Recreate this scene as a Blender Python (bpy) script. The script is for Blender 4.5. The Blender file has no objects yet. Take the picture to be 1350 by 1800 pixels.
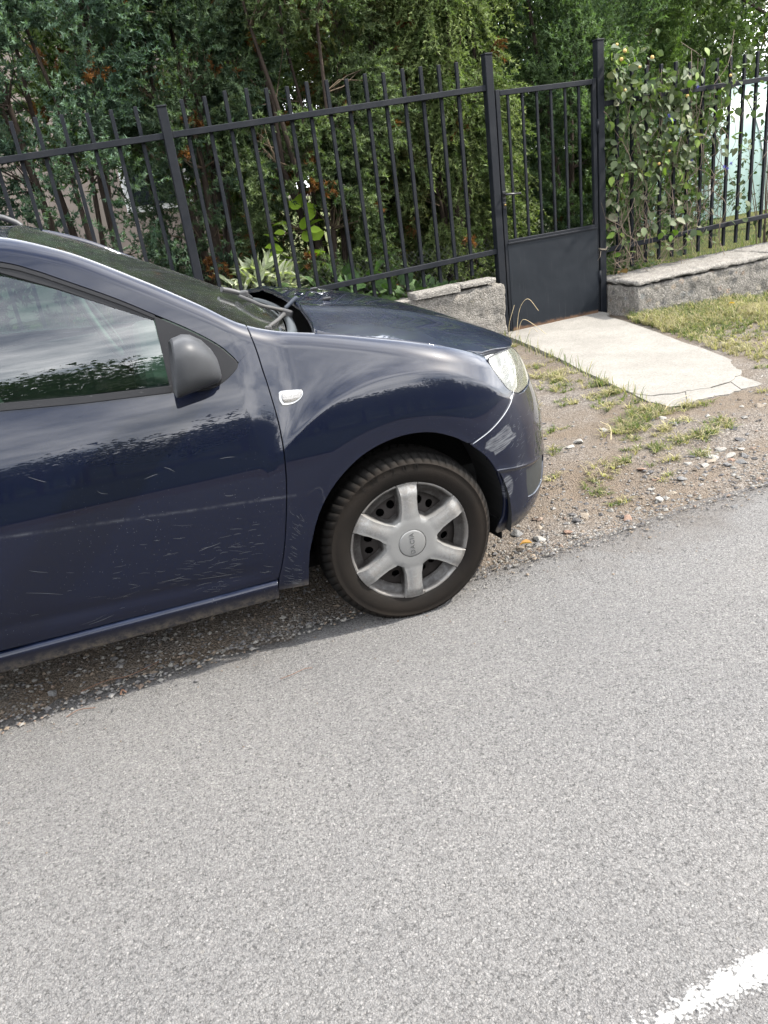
import bpy, bmesh, math, random
import numpy as np
from mathutils import Vector, Matrix, noise as mnoise
from mathutils.geometry import delaunay_2d_cdt

SC = bpy.context.scene
COL = SC.collection
R = math.radians

# ------------------------------------------------------------------ camera
cam_d = bpy.data.cameras.new('camera')
cam = bpy.data.objects.new('camera', cam_d)
COL.objects.link(cam)
PITCH, ROLL, YAW, CAM_H = R(23.455), R(8.0), R(18.9), 1.45
fw = Vector((math.sin(YAW) * math.cos(PITCH), math.cos(YAW) * math.cos(PITCH), -math.sin(PITCH)))
rt = Vector((math.cos(YAW), -math.sin(YAW), 0))
up = rt.cross(fw)
rr = math.cos(ROLL) * rt - math.sin(ROLL) * up
uu = math.sin(ROLL) * rt + math.cos(ROLL) * up
cam.matrix_world = Matrix(((rr.x, uu.x, -fw.x, 0), (rr.y, uu.y, -fw.y, 0), (rr.z, uu.z, -fw.z, CAM_H), (0, 0, 0, 1)))
cam_d.sensor_fit = 'HORIZONTAL'
cam_d.sensor_width = 36.0
cam_d.lens = 36.0 * 1352.0 / 1350.0
cam_d.clip_start = 0.05
cam_d.clip_end = 2000
SC.camera = cam

# ------------------------------------------------------------------ sky, sun, exposure
SUN_EL, SUN_PHI = R(45), R(-17)          # elevation; angle from +X towards +Y
w = bpy.data.worlds.new('World')
SC.world = w
w.use_nodes = True
wn = w.node_tree
wn.nodes.clear()
wo = wn.nodes.new('ShaderNodeOutputWorld')
bg = wn.nodes.new('ShaderNodeBackground')
sky = wn.nodes.new('ShaderNodeTexSky')
sky.sky_type = 'NISHITA'
sky.sun_disc = False
sky.sun_elevation = SUN_EL
sky.sun_rotation = math.pi / 2 - SUN_PHI
sky.air_density = 1.0
sky.dust_density = 1.5
tc = wn.nodes.new('ShaderNodeTexCoord')
mp = wn.nodes.new('ShaderNodeVectorMath'); mp.operation = 'DIVIDE'
sx = wn.nodes.new('ShaderNodeSeparateXYZ')
mx = wn.nodes.new('ShaderNodeMath'); mx.operation = 'MAXIMUM'; mx.inputs[1].default_value = 0.0
ad = wn.nodes.new('ShaderNodeMath'); ad.operation = 'ADD'; ad.inputs[1].default_value = 0.22
cb = wn.nodes.new('ShaderNodeCombineXYZ')
wn.links.new(tc.outputs['Generated'], sx.inputs[0])
wn.links.new(sx.outputs['Z'], mx.inputs[0])
wn.links.new(mx.outputs[0], ad.inputs[0])
for i in range(3):
    wn.links.new(ad.outputs[0], cb.inputs[i])
wn.links.new(tc.outputs['Generated'], mp.inputs[0])
wn.links.new(cb.outputs[0], mp.inputs[1])
nz = wn.nodes.new('ShaderNodeTexNoise')
nz.inputs['Scale'].default_value = 1.5
nz.inputs['Detail'].default_value = 9
nz.inputs['Roughness'].default_value = 0.58
nz.inputs['Distortion'].default_value = 0.0
wn.links.new(mp.outputs[0], nz.inputs['Vector'])
cr = wn.nodes.new('ShaderNodeValToRGB')
cr.color_ramp.elements[0].position = 0.31
cr.color_ramp.elements[1].position = 0.60
wn.links.new(nz.outputs['Fac'], cr.inputs[0])
cc = wn.nodes.new('ShaderNodeValToRGB')     # cloud tone: grey bellies to white tops
cc.color_ramp.elements[0].position = 0.40
cc.color_ramp.elements[0].color = (15, 15.4, 16.2, 1)
cc.color_ramp.elements[1].position = 0.75
cc.color_ramp.elements[1].color = (24, 24, 24.4, 1)
wn.links.new(nz.outputs['Fac'], cc.inputs[0])
ms = wn.nodes.new('ShaderNodeMix'); ms.data_type = 'RGBA'
wn.links.new(cr.outputs[0], ms.inputs[0])
wn.links.new(sky.outputs[0], ms.inputs[6])
wn.links.new(cc.outputs[0], ms.inputs[7])
wn.links.new(ms.outputs[2], bg.inputs[0])
bg.inputs[1].default_value = 0.10
wn.links.new(bg.outputs[0], wo.inputs[0])

sl = bpy.data.lights.new('sun', 'SUN')
sl.energy = 3.3
sl.angle = R(2.6)
sl.color = (1.0, 0.95, 0.87)
sun = bpy.data.objects.new('sun', sl)
sd = Vector((math.cos(SUN_EL) * math.cos(SUN_PHI), math.cos(SUN_EL) * math.sin(SUN_PHI), math.sin(SUN_EL)))
sun.rotation_euler = sd.to_track_quat('Z', 'Y').to_euler()
sun.location = (20, 6, 30)
COL.objects.link(sun)

SC.view_settings.view_transform = 'Standard'
SC.view_settings.look = 'None'
SC.view_settings.exposure = 2.15
SC.view_settings.gamma = 1.0
SC.view_settings.use_curve_mapping = False
SC.render.engine = 'CYCLES'
SC.cycles.use_denoising = True
SC.cycles.max_bounces = 8
SC.cycles.transparent_max_bounces = 12
SC.cycles.caustics_reflective = False
SC.cycles.caustics_refractive = False
SC.cycles.sample_clamp_indirect = 6

rng = np.random.default_rng(11)
random.seed(5)

# ------------------------------------------------------------------ node helpers
ALB = .70       # scene-wide reflectance level of the matt surfaces
class T:
    def __init__(s, name):
        s.m = bpy.data.materials.new(name)
        s.m.use_nodes = True
        s.nt = s.m.node_tree
        s.nt.nodes.clear()
        s.out = s.nt.nodes.new('ShaderNodeOutputMaterial')
        s.tc = s.nt.nodes.new('ShaderNodeTexCoord')
        s.obj = s.tc.outputs['Object']
    def n(s, t, ins=None, **at):
        nd = s.nt.nodes.new('ShaderNode' + t)
        for k, v in at.items():
            setattr(nd, k, v)
        for k, v in (ins or {}).items():
            s.set(nd.inputs[k], v)
        return nd
    def set(s, sock, v):
        if isinstance(v, bpy.types.NodeSocket):
            s.nt.links.new(v, sock)
        elif isinstance(v, (tuple, list)) and sock.type == 'RGBA' and len(v) == 3:
            sock.default_value = (*v, 1)
        else:
            sock.default_value = v
    def noise(s, scale, detail=4, rough=.5, vec=None, dist=0.):
        return s.n('TexNoise', {'Vector': vec or s.obj, 'Scale': scale, 'Detail': detail, 'Roughness': rough, 'Distortion': dist}).outputs['Fac']
    def vor(s, scale, vec=None, feature='F1', rnd=1.0):
        return s.n('TexVoronoi', {'Vector': vec or s.obj, 'Scale': scale, 'Randomness': rnd}, feature=feature)
    def math(s, op, a, b=0., c=None, clamp=False):
        nd = s.n('Math', {0: a, 1: b}, operation=op, use_clamp=clamp)
        if c is not None:
            s.set(nd.inputs[2], c)
        return nd.outputs[0]
    def ramp(s, f, stops, interp='LINEAR'):
        nd = s.n('ValToRGB', {0: f})
        e = nd.color_ramp.elements
        nd.color_ramp.interpolation = interp
        while len(e) < len(stops):
            e.new(.5)
        for el, (p, c) in zip(e, stops):
            el.position = p
            el.color = (c, c, c, 1) if isinstance(c, (int, float)) else (*c, 1)
        return nd.outputs[0]
    def mix(s, f, a, b, mode='MIX'):
        nd = s.n('Mix', data_type='RGBA', blend_type=mode)
        s.set(nd.inputs[0], f); s.set(nd.inputs[6], a); s.set(nd.inputs[7], b)
        return nd.outputs[2]
    def map(s, scale=(1, 1, 1), rot=(0, 0, 0), loc=(0, 0, 0), vec=None):
        return s.n('Mapping', {'Vector': vec or s.obj, 'Scale': scale, 'Rotation': rot, 'Location': loc}).outputs[0]
    def xyz(s, vec=None):
        return s.n('SeparateXYZ', {0: vec or s.obj}).outputs
    def comb(s, x, y, z):
        return s.n('CombineXYZ', {0: x, 1: y, 2: z}).outputs[0]
    def attr(s, name='col'):
        return s.n('Attribute', attribute_name=name).outputs['Color']
    def bump(s, h, strength=.5, dist=.01, nrm=None):
        nd = s.n('Bump', {'Height': h, 'Strength': strength, 'Distance': dist})
        if nrm is not None:
            s.set(nd.inputs['Normal'], nrm)
        return nd.outputs[0]
    def bsdf(s, col, rough=.6, **k):
        if k.pop('full', 0) == 0:
            col = s.mix(1., col, (ALB, ALB, ALB), 'MULTIPLY')
        if isinstance(k.get('Specular_IOR_Level', .5), float):
            k['Specular_IOR_Level'] = k.get('Specular_IOR_Level', .5) * .72
        nd = s.n('BsdfPrincipled', {'Base Color': col, 'Roughness': rough})
        for kk, v in k.items():
            s.set(nd.inputs[kk.replace('_', ' ')], v)
        return nd.outputs[0]
    def done(s, sh):
        s.nt.links.new(sh, s.out.inputs[0])
        return s.m

def simple(name, col, rough=.6, metal=0., var=.15, scale=30, bump=0., spec=.5):
    t = T(name)
    f = t.noise(scale, 5, .6)
    c = t.mix(f, tuple(x * (1 - var) for x in col), tuple(min(1, x * (1 + var)) for x in col))
    k = {'Metallic': metal, 'Specular_IOR_Level': spec}
    if bump:
        k['Normal'] = t.bump(f, bump, .004)
    return t.done(t.bsdf(c, rough, **k))

# ------------------------------------------------------------------ mesh helpers
def link(o, parent=None, mat=None):
    COL.objects.link(o)
    if parent is not None:
        o.parent = parent
    if mat is not None:
        if o.data.materials:
            o.data.materials[0] = mat
        else:
            o.data.materials.append(mat)
    return o

def tag(o, label=None, cat=None, group=None, kind=None):
    for k, v in (('label', label), ('category', cat), ('group', group), ('kind', kind)):
        if v:
            o[k] = v
    return o

def empty(name, loc=(0, 0, 0), rz=0.):
    o = bpy.data.objects.new(name, None)
    o.location = loc
    o.rotation_euler = (0, 0, rz)
    o.empty_display_size = .1
    COL.objects.link(o)
    return o

def npmesh(name, V, F, smooth=False, col=None):
    """V (n,3); F list of index arrays, each (m,k) with constant k; col (n,3) point colours"""
    me = bpy.data.meshes.new(name)
    V = np.asarray(V, np.float32)
    if not isinstance(F, list) or np.ndim(F[0]) == 1:
        F = [F]
    F = [np.asarray(f, np.int32) for f in F if len(f)]
    me.vertices.add(len(V)); me.vertices.foreach_set('co', V.ravel())
    nl = sum(f.size for f in F); nf = sum(len(f) for f in F)
    me.loops.add(nl); me.loops.foreach_set('vertex_index', np.concatenate([f.ravel() for f in F]))
    me.polygons.add(nf)
    tot = np.concatenate([np.full(len(f), f.shape[1], np.int32) for f in F])
    st = np.concatenate([[0], np.cumsum(tot)[:-1]]).astype(np.int32)
    me.polygons.foreach_set('loop_start', st)
    me.polygons.foreach_set('use_smooth', np.full(nf, smooth, bool))
    me.update(calc_edges=True)
    if col is not None:
        a = me.attributes.new('col', 'FLOAT_COLOR', 'POINT')
        c = np.ones((len(V), 4), np.float32); c[:, :3] = col
        a.data.foreach_set('color', c.ravel())
    me.validate()
    return me

def ob(name, me, mat=None, parent=None):
    return link(bpy.data.objects.new(name, me), parent, mat)

class MB:
    """collects simple solids into one mesh"""
    def __init__(s):
        s.bm = bmesh.new()
    def box(s, c, size, bev=0., rot=None, seg=2):
        g = bmesh.ops.create_cube(s.bm, size=1)
        vs = g['verts']
        bmesh.ops.scale(s.bm, vec=size, verts=vs)
        if bev:
            es = list({e for v in vs for e in v.link_edges})
            r = bmesh.ops.bevel(s.bm, geom=es, offset=bev, segments=seg, affect='EDGES', profile=.5)
            vs = list({v for f in r['faces'] for v in f.verts} | {v for v in vs if v.is_valid})
        if rot:
            bmesh.ops.rotate(s.bm, cent=(0, 0, 0), matrix=rot, verts=vs)
        bmesh.ops.translate(s.bm, vec=c, verts=vs)
        return s
    def tube(s, pts, rad, n=8, cap=True):
        pts = [Vector(p) for p in pts]
        if not hasattr(rad, '__len__'):
            rad = [rad] * len(pts)
        rings = []
        prev = None
        for i, p in enumerate(pts):
            d = (pts[min(i + 1, len(pts) - 1)] - pts[max(i - 1, 0)]).normalized()
            a = d.orthogonal().normalized() if prev is None else (prev - d * prev.dot(d)).normalized()
            prev = a
            b = d.cross(a)
            rings.append([s.bm.verts.new(p + (a * math.cos(t) + b * math.sin(t)) * rad[i]) for t in [2 * math.pi * k / n for k in range(n)]])
        for r0, r1 in zip(rings, rings[1:]):
            for k in range(n):
                f = s.bm.faces.new((r0[k], r0[(k + 1) % n], r1[(k + 1) % n], r1[k]))
                f.smooth = True
        if cap:
            s.bm.faces.new(rings[0][::-1]); s.bm.faces.new(rings[-1])
        return s
    def lathe(s, prof, axis='Y', n=48, c=(0, 0, 0), smooth=True, closed=False):
        """prof [(r, h)]; revolved round an axis through c"""
        rings = []
        for r, h in prof:
            ring = []
            for k in range(n):
                t = 2 * math.pi * k / n
                p = {'Y': (r * math.cos(t), h, r * math.sin(t)), 'Z': (r * math.cos(t), r * math.sin(t), h), 'X': (h, r * math.cos(t), r * math.sin(t))}[axis]
                ring.append(s.bm.verts.new(Vector(p) + Vector(c)))
            rings.append(ring)
        pr = list(zip(rings, rings[1:])) + ([(rings[-1], rings[0])] if closed else [])
        for r0, r1 in pr:
            for k in range(n):
                f = s.bm.faces.new((r0[k], r0[(k + 1) % n], r1[(k + 1) % n], r1[k]))
                f.smooth = smooth
        return s
    def poly(s, pts):
        s.bm.faces.new([s.bm.verts.new(p) for p in pts])
        return s
    def mesh(s, name):
        bmesh.ops.recalc_face_normals(s.bm, faces=s.bm.faces)
        me = bpy.data.meshes.new(name)
        s.bm.to_mesh(me); s.bm.free()
        return me
    def build(s, name, mat=None, parent=None):
        return ob(name, s.mesh(name), mat, parent)

def nrmz(a):
    return a / np.maximum(np.linalg.norm(a, axis=-1, keepdims=True), 1e-9)

def catmull(pts, n=8):
    P = np.asarray(pts, float)
    Q = np.vstack([2 * P[0] - P[1], P, 2 * P[-1] - P[-2]])
    out = []
    for i in range(1, len(Q) - 2):
        for t in np.linspace(0, 1, n, endpoint=False):
            out.append(.5 * ((2 * Q[i]) + (-Q[i - 1] + Q[i + 1]) * t + (2 * Q[i - 1] - 5 * Q[i] + 4 * Q[i + 1] - Q[i + 2]) * t * t + (-Q[i - 1] + 3 * Q[i] - 3 * Q[i + 1] + Q[i + 2]) * t ** 3))
    out.append(P[-1])
    return np.array(out)
# ================================================================== GROUND, ROAD, VERGE
def m_asphalt():
    t = T('asphalt')
    big = t.noise(.9, 4, .6)
    wob = t.n('TexNoise', {'Vector': t.obj, 'Scale': 120, 'Detail': 3}).outputs['Color']
    wv = t.n('VectorMath', {0: t.obj, 1: t.n('VectorMath', {0: wob, 1: (.009, .009, .009)}, operation='MULTIPLY').outputs[0]}, operation='ADD').outputs[0]
    v = t.vor(215, wv)
    v2 = t.vor(430, wv)
    tone = t.n('SeparateColor', {0: v.outputs['Color']}).outputs
    chip = t.ramp(tone[0], [(0, (.15, .147, .143)), (.3, (.24, .233, .225)), (.7, (.325, .315, .302)), (.92, (.40, .386, .37)), (1, (.54, .52, .49))])
    warm = t.mix(t.math('MULTIPLY', tone[1], .35), chip, (.30, .27, .245))
    fine = t.ramp(t.n('SeparateColor', {0: v2.outputs['Color']}).outputs[2], [(0, .17), (1, .38)])
    c = t.mix(.45, warm, fine)
    gap = t.ramp(v.outputs['Distance'], [(.55, 1.), (.95, .62)])
    c = t.mix(1.0, c, gap, 'MULTIPLY')
    pit = t.ramp(t.noise(75, 3, .6), [(.30, .5), (.42, 1.)])
    c = t.mix(.8, c, pit, 'MULTIPLY')
    crev = t.ramp(t.noise(135, 4, .7, vec=wv), [(.36, .48), (.47, 1.), (.60, 1.), (.68, 1.2)])  # crevices darkened in the colour: bitumen, plus self-shadowing the bump lacks
    c = t.mix(1., c, crev, 'MULTIPLY')
    c = t.mix(t.ramp(big, [(.35, 0.), (.65, .8)]), c, t.mix(1., c, (1.13, 1.12, 1.10), 'MULTIPLY'))
    stain = t.ramp(t.noise(1.7, 6, .7, vec=t.map((.35, 1, 1))), [(.55, 0.), (.72, .35)])
    c = t.mix(stain, c, t.mix(1., c, (.80, .78, .76), 'MULTIPLY'))
    odd = t.n('SeparateColor', {0: t.vor(38, wv).outputs['Color']}).outputs
    big_st = t.math('MULTIPLY', t.math('GREATER_THAN', odd[0], .86), t.math('LESS_THAN', t.vor(38, wv).outputs['Distance'], .17))
    c = t.mix(t.math('MULTIPLY', big_st, .7), c, t.ramp(odd[1], [(0, (.16, .155, .15)), (.5, (.38, .36, .33)), (1, (.52, .50, .47))]))
    # dust and grit washed on to the tarmac from the verge
    px, py, pz = t.xyz()
    dirt = t.math('ADD', t.math('MULTIPLY', t.math('SUBTRACT', py, 2.28), 2.4), t.math('MULTIPLY', t.math('SUBTRACT', t.noise(2.6, 6, .7), .5), 2.2))
    dirt = t.math('ADD', dirt, t.math('MULTIPLY', t.math('SUBTRACT', px, 1.0, clamp=True), .42))
    dm = t.ramp(dirt, [(.0, 0.), (.65, .85)])
    dcol = t.mix(tone[1], (.115, .102, .09), (.265, .238, .212))
    c = t.mix(dm, c, dcol)
    c = t.mix(1., c, (.60, .597, .597), 'MULTIPLY')
    h = t.math('ADD', t.math('MULTIPLY', v.outputs['Distance'], -.5), t.math('ADD', t.math('MULTIPLY', t.noise(120, 5, .75), 1.1), t.math('MULTIPLY', tone[2], .8)))
    return t.done(t.bsdf(c, .85, Normal=t.bump(h, 1., .008), Specular_IOR_Level=.3))

def m_verge():
    """gravel, pale dust and thin dry soil"""
    t = T('gravel_soil')
    v = t.vor(125)
    tone = t.n('SeparateColor', {0: v.outputs['Color']}).outputs
    grit = t.ramp(tone[0], [(0, (.13, .115, .10)), (.4, (.22, .195, .17)), (.8, (.31, .28, .25)), (1, (.45, .42, .38))])
    soil = t.mix(t.noise(24, 6, .7), (.15, .115, .08), (.30, .245, .19))
    c = t.mix(t.ramp(t.noise(1.6, 5, .65), [(.38, 0.), (.62, 1.)]), grit, soil)
    gap = t.ramp(v.outputs['Distance'], [(.4, 1.), (.75, .5)])
    c = t.mix(.8, c, gap, 'MULTIPLY')
    c = t.mix(1., c, (.57, .56, .55), 'MULTIPLY')
    h = t.math('ADD', t.math('MULTIPLY', v.outputs['Distance'], -.8), t.noise(45, 5, .7))
    return t.done(t.bsdf(c, .95, Normal=t.bump(h, .8, .008), Specular_IOR_Level=.2))

def m_lawn(name, a, b):
    t = T(name)
    c = t.mix(t.ramp(t.noise(2.2, 6, .7), [(.35, 0.), (.65, 1.)]), a, b)
    c = t.mix(t.noise(60, 3, .7), t.mix(1., c, (.68, .68, .68), 'MULTIPLY'), t.mix(1., c, (.42, .42, .38), 'MULTIPLY'))
    return t.done(t.bsdf(c, .95, Normal=t.bump(t.noise(55, 4, .8), .8, .02), Specular_IOR_Level=.1))

M_ASPH = m_asphalt()
M_VERGE = m_verge()
M_LAWN = m_lawn('lawn_turf', (.085, .125, .035), (.19, .185, .07))
M_FIELD = m_lawn('field_turf', (.035, .058, .016), (.075, .085, .030))

def vnoise(x, y, z=0., s=1., o=4):
    return np.array([mnoise.fractal(Vector((a * s, b * s, z)), 1.0, 2.0, o) for a, b in zip(x, y)])

def gridmesh(name, xs, ys, zf):
    X, Y = np.meshgrid(xs, ys)
    Z = zf(X.ravel(), Y.ravel())
    n, m = len(xs), len(ys)
    i = np.arange(n * m).reshape(m, n)
    F = np.stack([i[:-1, :-1], i[:-1, 1:], i[1:, 1:], i[1:, :-1]], -1).reshape(-1, 4)
    return npmesh(name, np.stack([X.ravel(), Y.ravel(), Z], 1), F, smooth=True)

# base ground: one sheet to the horizon, finer where the camera looks
def axis(lo, hi, fine_lo, fine_hi, step):
    a = np.concatenate([-np.geomspace(abs(lo), abs(fine_lo) + .5, 14) if lo < 0 else [], np.arange(fine_lo, fine_hi, step), np.geomspace(fine_hi + .5, hi, 14)])
    return np.unique(a)
gx = axis(-900, 900, -3., 9., .07)
gy = np.concatenate([-np.geomspace(900, 3.5, 14), np.arange(-2.5, 2.2, .6), np.arange(2.2, 6.0, .05), np.arange(6.0, 12, .3), np.geomspace(12.5, 900, 14)])
def verge_z(x, y):
    near = (x > -3.2) & (x < 9.2) & (y > 2.1) & (y < 6.1)
    z = np.where(y > 2.9, .003, -.012)
    k = np.where(near)[0]
    nn = vnoise(x[k], y[k], 0, 2.2, 5)
    z[k] += np.where(y[k] > 2.9, .010, .020) * nn + .006 * vnoise(x[k], y[k], 3, 14, 3)
    z -= .05 * np.clip((x - 4.3) / 1.6, 0, 1) * ((y > 3.6) & (y < 6.5))
    z = np.where((y < 2.45) & (y > -2.4), np.minimum(z, -.008), z)
    z = np.where(y < 2.3, -.03, z)
    return z
def gz(x, y):
    return float(verge_z(np.array([x], float), np.array([y], float))[0])
g = gridmesh('ground', gx, gy, verge_z)
tag(ob('ground', g, M_VERGE), kind='structure')

# road: ragged edge, crumbling on to the gravel
ex = np.concatenate([np.linspace(-900, -3.2, 12), np.arange(-3, 9, .02), np.linspace(9.2, 900, 12)])
ey = 2.42 - .02 * np.clip(ex, 0, 3) + .07 * vnoise(ex, ex * 0, 7, 1.1, 3) + .040 * vnoise(ex, ex * 0, 2, 7, 5)
rows = [(ey, -.012), (ey - .03, .003), (ey - .12, .010), (ex * 0 + 1.6, .014), (ex * 0 - 2.25, .014), (ex * 0 - 2.3, -.02)]
V = np.concatenate([np.stack([ex, np.broadcast_to(y, ex.shape), np.full(len(ex), z)], 1) for y, z in rows])
V[:len(ex) * 3, 2] += np.tile(.004 * vnoise(ex, ex * 0, 9, 12, 3), 3)
n = len(ex)
i = np.arange(len(V)).reshape(len(rows), n)
F = np.stack([i[:-1, :-1], i[1:, :-1], i[1:, 1:], i[:-1, 1:]], -1).reshape(-1, 4)
tag(ob('road', npmesh('road', V, F, True), M_ASPH), kind='structure')

# painted line, worn through at its edges
def m_paint():
    t = T('road_paint')
    v = t.vor(150)
    x, y, z = t.xyz()
    edge = t.math('ABSOLUTE', t.math('SUBTRACT', y, .706))
    wear = t.math('ADD', t.math('MULTIPLY', t.noise(38, 5, .75), 1.1), t.math('MULTIPLY', v.outputs['Distance'], -.32))
    wear = t.math('SUBTRACT', wear, t.math('MULTIPLY', edge, 10.5))
    start = t.math('MULTIPLY', t.math('SUBTRACT', .86, x, clamp=True), .55)
    wear = t.math('SUBTRACT', wear, start)
    a = t.ramp(wear, [(.05, 0.), (.14, .35), (.28, 1.)])
    c = t.mix(t.noise(60, 5, .7), (.25, .245, .235), (.44, .435, .42))
    h = t.math('ADD', t.math('MULTIPLY', v.outputs['Distance'], -1.0), t.noise(60, 4, .7))
    b = t.bsdf(c, .7, Normal=t.bump(h, .4, .004))
    tr = t.n('BsdfTransparent').outputs[0]
    return t.done(t.n('MixShader', {0: a, 1: tr, 2: b}).outputs[0])
xs = np.linspace(.3, 40, 60)
V = np.concatenate([np.stack([xs, xs * 0 + y, xs * 0 + .018], 1) for y in (.60, .80)])
i = np.arange(120).reshape(2, 60)
F = np.stack([i[0, :-1], i[0, 1:], i[1, 1:], i[1, :-1]], -1)
tag(ob('road_marking', npmesh('road_marking', V, F), m_paint()), kind='structure')

# fields and lawn
def sheet_rect(name, x0, x1, y0, y1, z, mat, nx=2, ny=2):
    me = gridmesh(name, np.linspace(x0, x1, nx), np.linspace(y0, y1, ny), lambda x, y: np.full(len(x), z))
    return tag(ob(name, me, mat), kind='structure')
sheet_rect('field', -400, 400, -400, -3.4, .004, M_FIELD)
sheet_rect('lawn', -60, 80, 6.35, 120, .03, M_LAWN)

# concrete slab in front of the gate
def m_slab():
    t = T('pale_concrete')
    f = t.noise(9, 6, .65)
    c = t.mix(f, (.315, .295, .262), (.435, .412, .372))
    gr = t.n('SeparateColor', {0: t.vor(130).outputs['Color']}).outputs[0]
    c = t.mix(.30, c, t.ramp(gr, [(0, (.17, .16, .148)), (.3, (.34, .322, .30)), (.8, (.47, .452, .42)), (1, (.58, .56, .525))]))
    v = t.vor(70)
    pit = t.ramp(v.outputs['Distance'], [(.08, .5), (.17, 1.)])
    pm = t.ramp(t.noise(16, 4, .6), [(.5, 0.), (.62, 1.)])
    c = t.mix(pm, c, t.mix(1., c, pit, 'MULTIPLY'))
    st = t.ramp(t.noise(2.4, 5, .6), [(.42, .86), (.62, 1.)])
    c = t.mix(1., c, st, 'MULTIPLY')
    c = t.mix(1., c, (.57, .568, .56), 'MULTIPLY')
    h = t.math('ADD', t.noise(85, 5, .75), t.math('MULTIPLY', f, .8))
    return t.done(t.bsdf(c, .92, Normal=t.bump(h, .6, .006), Specular_IOR_Level=.2))
M_SLAB = m_slab()
slabL = catmull([(3.44, 6.24), (3.40, 5.9), (3.33, 5.4), (3.24, 4.9), (3.13, 4.35), (3.06, 3.95), (3.00, 3.62)], 7)
slabF = catmull([(3.00, 3.62), (3.05, 3.52), (3.2, 3.47), (3.45, 3.44), (3.68, 3.45), (3.85, 3.56), (3.93, 3.66)], 9)
slabR = catmull([(3.93, 3.66), (4.02, 4.1), (4.13, 4.62), (4.26, 5.15), (4.36, 5.6), (4.41, 5.9), (4.50, 6.0), (4.50, 6.24)], 7)
# zigzag crack lines split the broken front rim from the slab
def ragged(P, a, s, seed):
    P = np.array(P)
    return P + a * np.stack([vnoise(P[:, 0], P[:, 1], seed, s, 3), vnoise(P[:, 0], P[:, 1], seed + 5, s, 3)], 1)
rim_in = ragged(ragged(catmull([(3.02, 3.86), (3.2, 3.66), (3.45, 3.60), (3.66, 3.63), (3.82, 3.76), (3.99, 3.94)], 9), .05, 5, 1), .02, 24, 6)
rim_out = ragged(ragged(slabF, .05, 5, 4), .02, 26, 8)
def plate(name, outline, top, bot, parent=None, step=.06, mat=None, bev=.006):
    from mathutils import Vector as Vv
    pts = [Vv((p[0], p[1])) for p in outline]
    bm = bmesh.new()
    vs = [bm.verts.new((p.x, p.y, 0)) for p in pts]
    f = bm.faces.new(vs)
    r = bmesh.ops.triangulate(bm, faces=[f])
    for _ in range(4):
        es = [e for e in bm.edges if e.calc_length() > step]
        if not es:
            break
        bmesh.ops.subdivide_edges(bm, edges=es, cuts=1)
        bmesh.ops.triangulate(bm, faces=bm.faces[:])
    ext = bmesh.ops.extrude_face_region(bm, geom=bm.faces[:])
    tv = [v for v in ext['geom'] if isinstance(v, bmesh.types.BMVert)]
    for v in bm.verts:
        v.co.z = bot
    for v in tv:
        v.co.z = top(v.co.x, v.co.y)
    bmesh.ops.recalc_face_normals(bm, faces=bm.faces)
    me = bpy.data.meshes.new(name)
    bm.to_mesh(me); bm.free()
    return ob(name, me, mat, parent)
def slab_top(x, y):
    return .014 + .012 * (y - 3.5) / 2.7 + .004 * mnoise.fractal(Vector((x * 3, y * 3, 0)), 1, 2, 3)
main = np.concatenate([slabL[:-8], rim_in, slabR[9:]])
slab = plate('path', main, slab_top, -.05, mat=M_SLAB)
tag(slab, kind='structure')
# broken rim in pieces
cuts = [0, 9, 15, 22, 28, 34, 40, 46]
ko = np.linspace(0, len(rim_out) - 1, len(cuts)).astype(int)
ki = np.linspace(0, len(rim_in) - 1, len(cuts)).astype(int)
for q in range(len(cuts) - 1):
    a = rim_out[ko[q]:ko[q + 1] + 1]; b = rim_in[ki[q]:ki[q + 1] + 1][::-1]
    P = np.concatenate([a, b]); c0 = P.mean(0)
    P = c0 + (P - c0) * (.985 if q not in (5, 6) else .95)
    dz = [-.003, -.006, -.002, -.007, -.004, -.010, -.014][q]
    plate('concrete_piece', P, lambda x, y, dz=dz: slab_top(x, y) + dz, -.05, parent=slab, mat=M_SLAB)
# ================================================================== FENCE, GATE, WALLS
def m_iron():
    t = T('grey_iron_paint')
    f = t.noise(14, 5, .65)
    c = t.mix(f, (.0036, .0050, .0078), (.0068, .0087, .0125))
    chip = t.ramp(t.noise(60, 4, .7), [(.70, 0.), (.73, 1.)])
    c = t.mix(t.math('MULTIPLY', chip, .5), c, (.12, .115, .11))
    dust = t.ramp(t.noise(3.5, 5, .7), [(.45, 0.), (.75, 1.)])
    c = t.mix(t.math('MULTIPLY', dust, .14), c, (.075, .072, .07))
    return t.done(t.bsdf(c, t.math('ADD', .55, t.math('MULTIPLY', f, .2)), Normal=t.bump(t.noise(120, 3), .12, .002), Specular_IOR_Level=.2))
M_IRON = m_iron()
M_RUST = simple('rusty_edge', (.10, .055, .03), .85, var=.4, scale=60)
M_BLACKPL = simple('black_plastic', (.012, .012, .013), .38)
M_BRASS = simple('old_brass', (.35, .25, .08), .4, .8)
FY = 6.143

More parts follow.
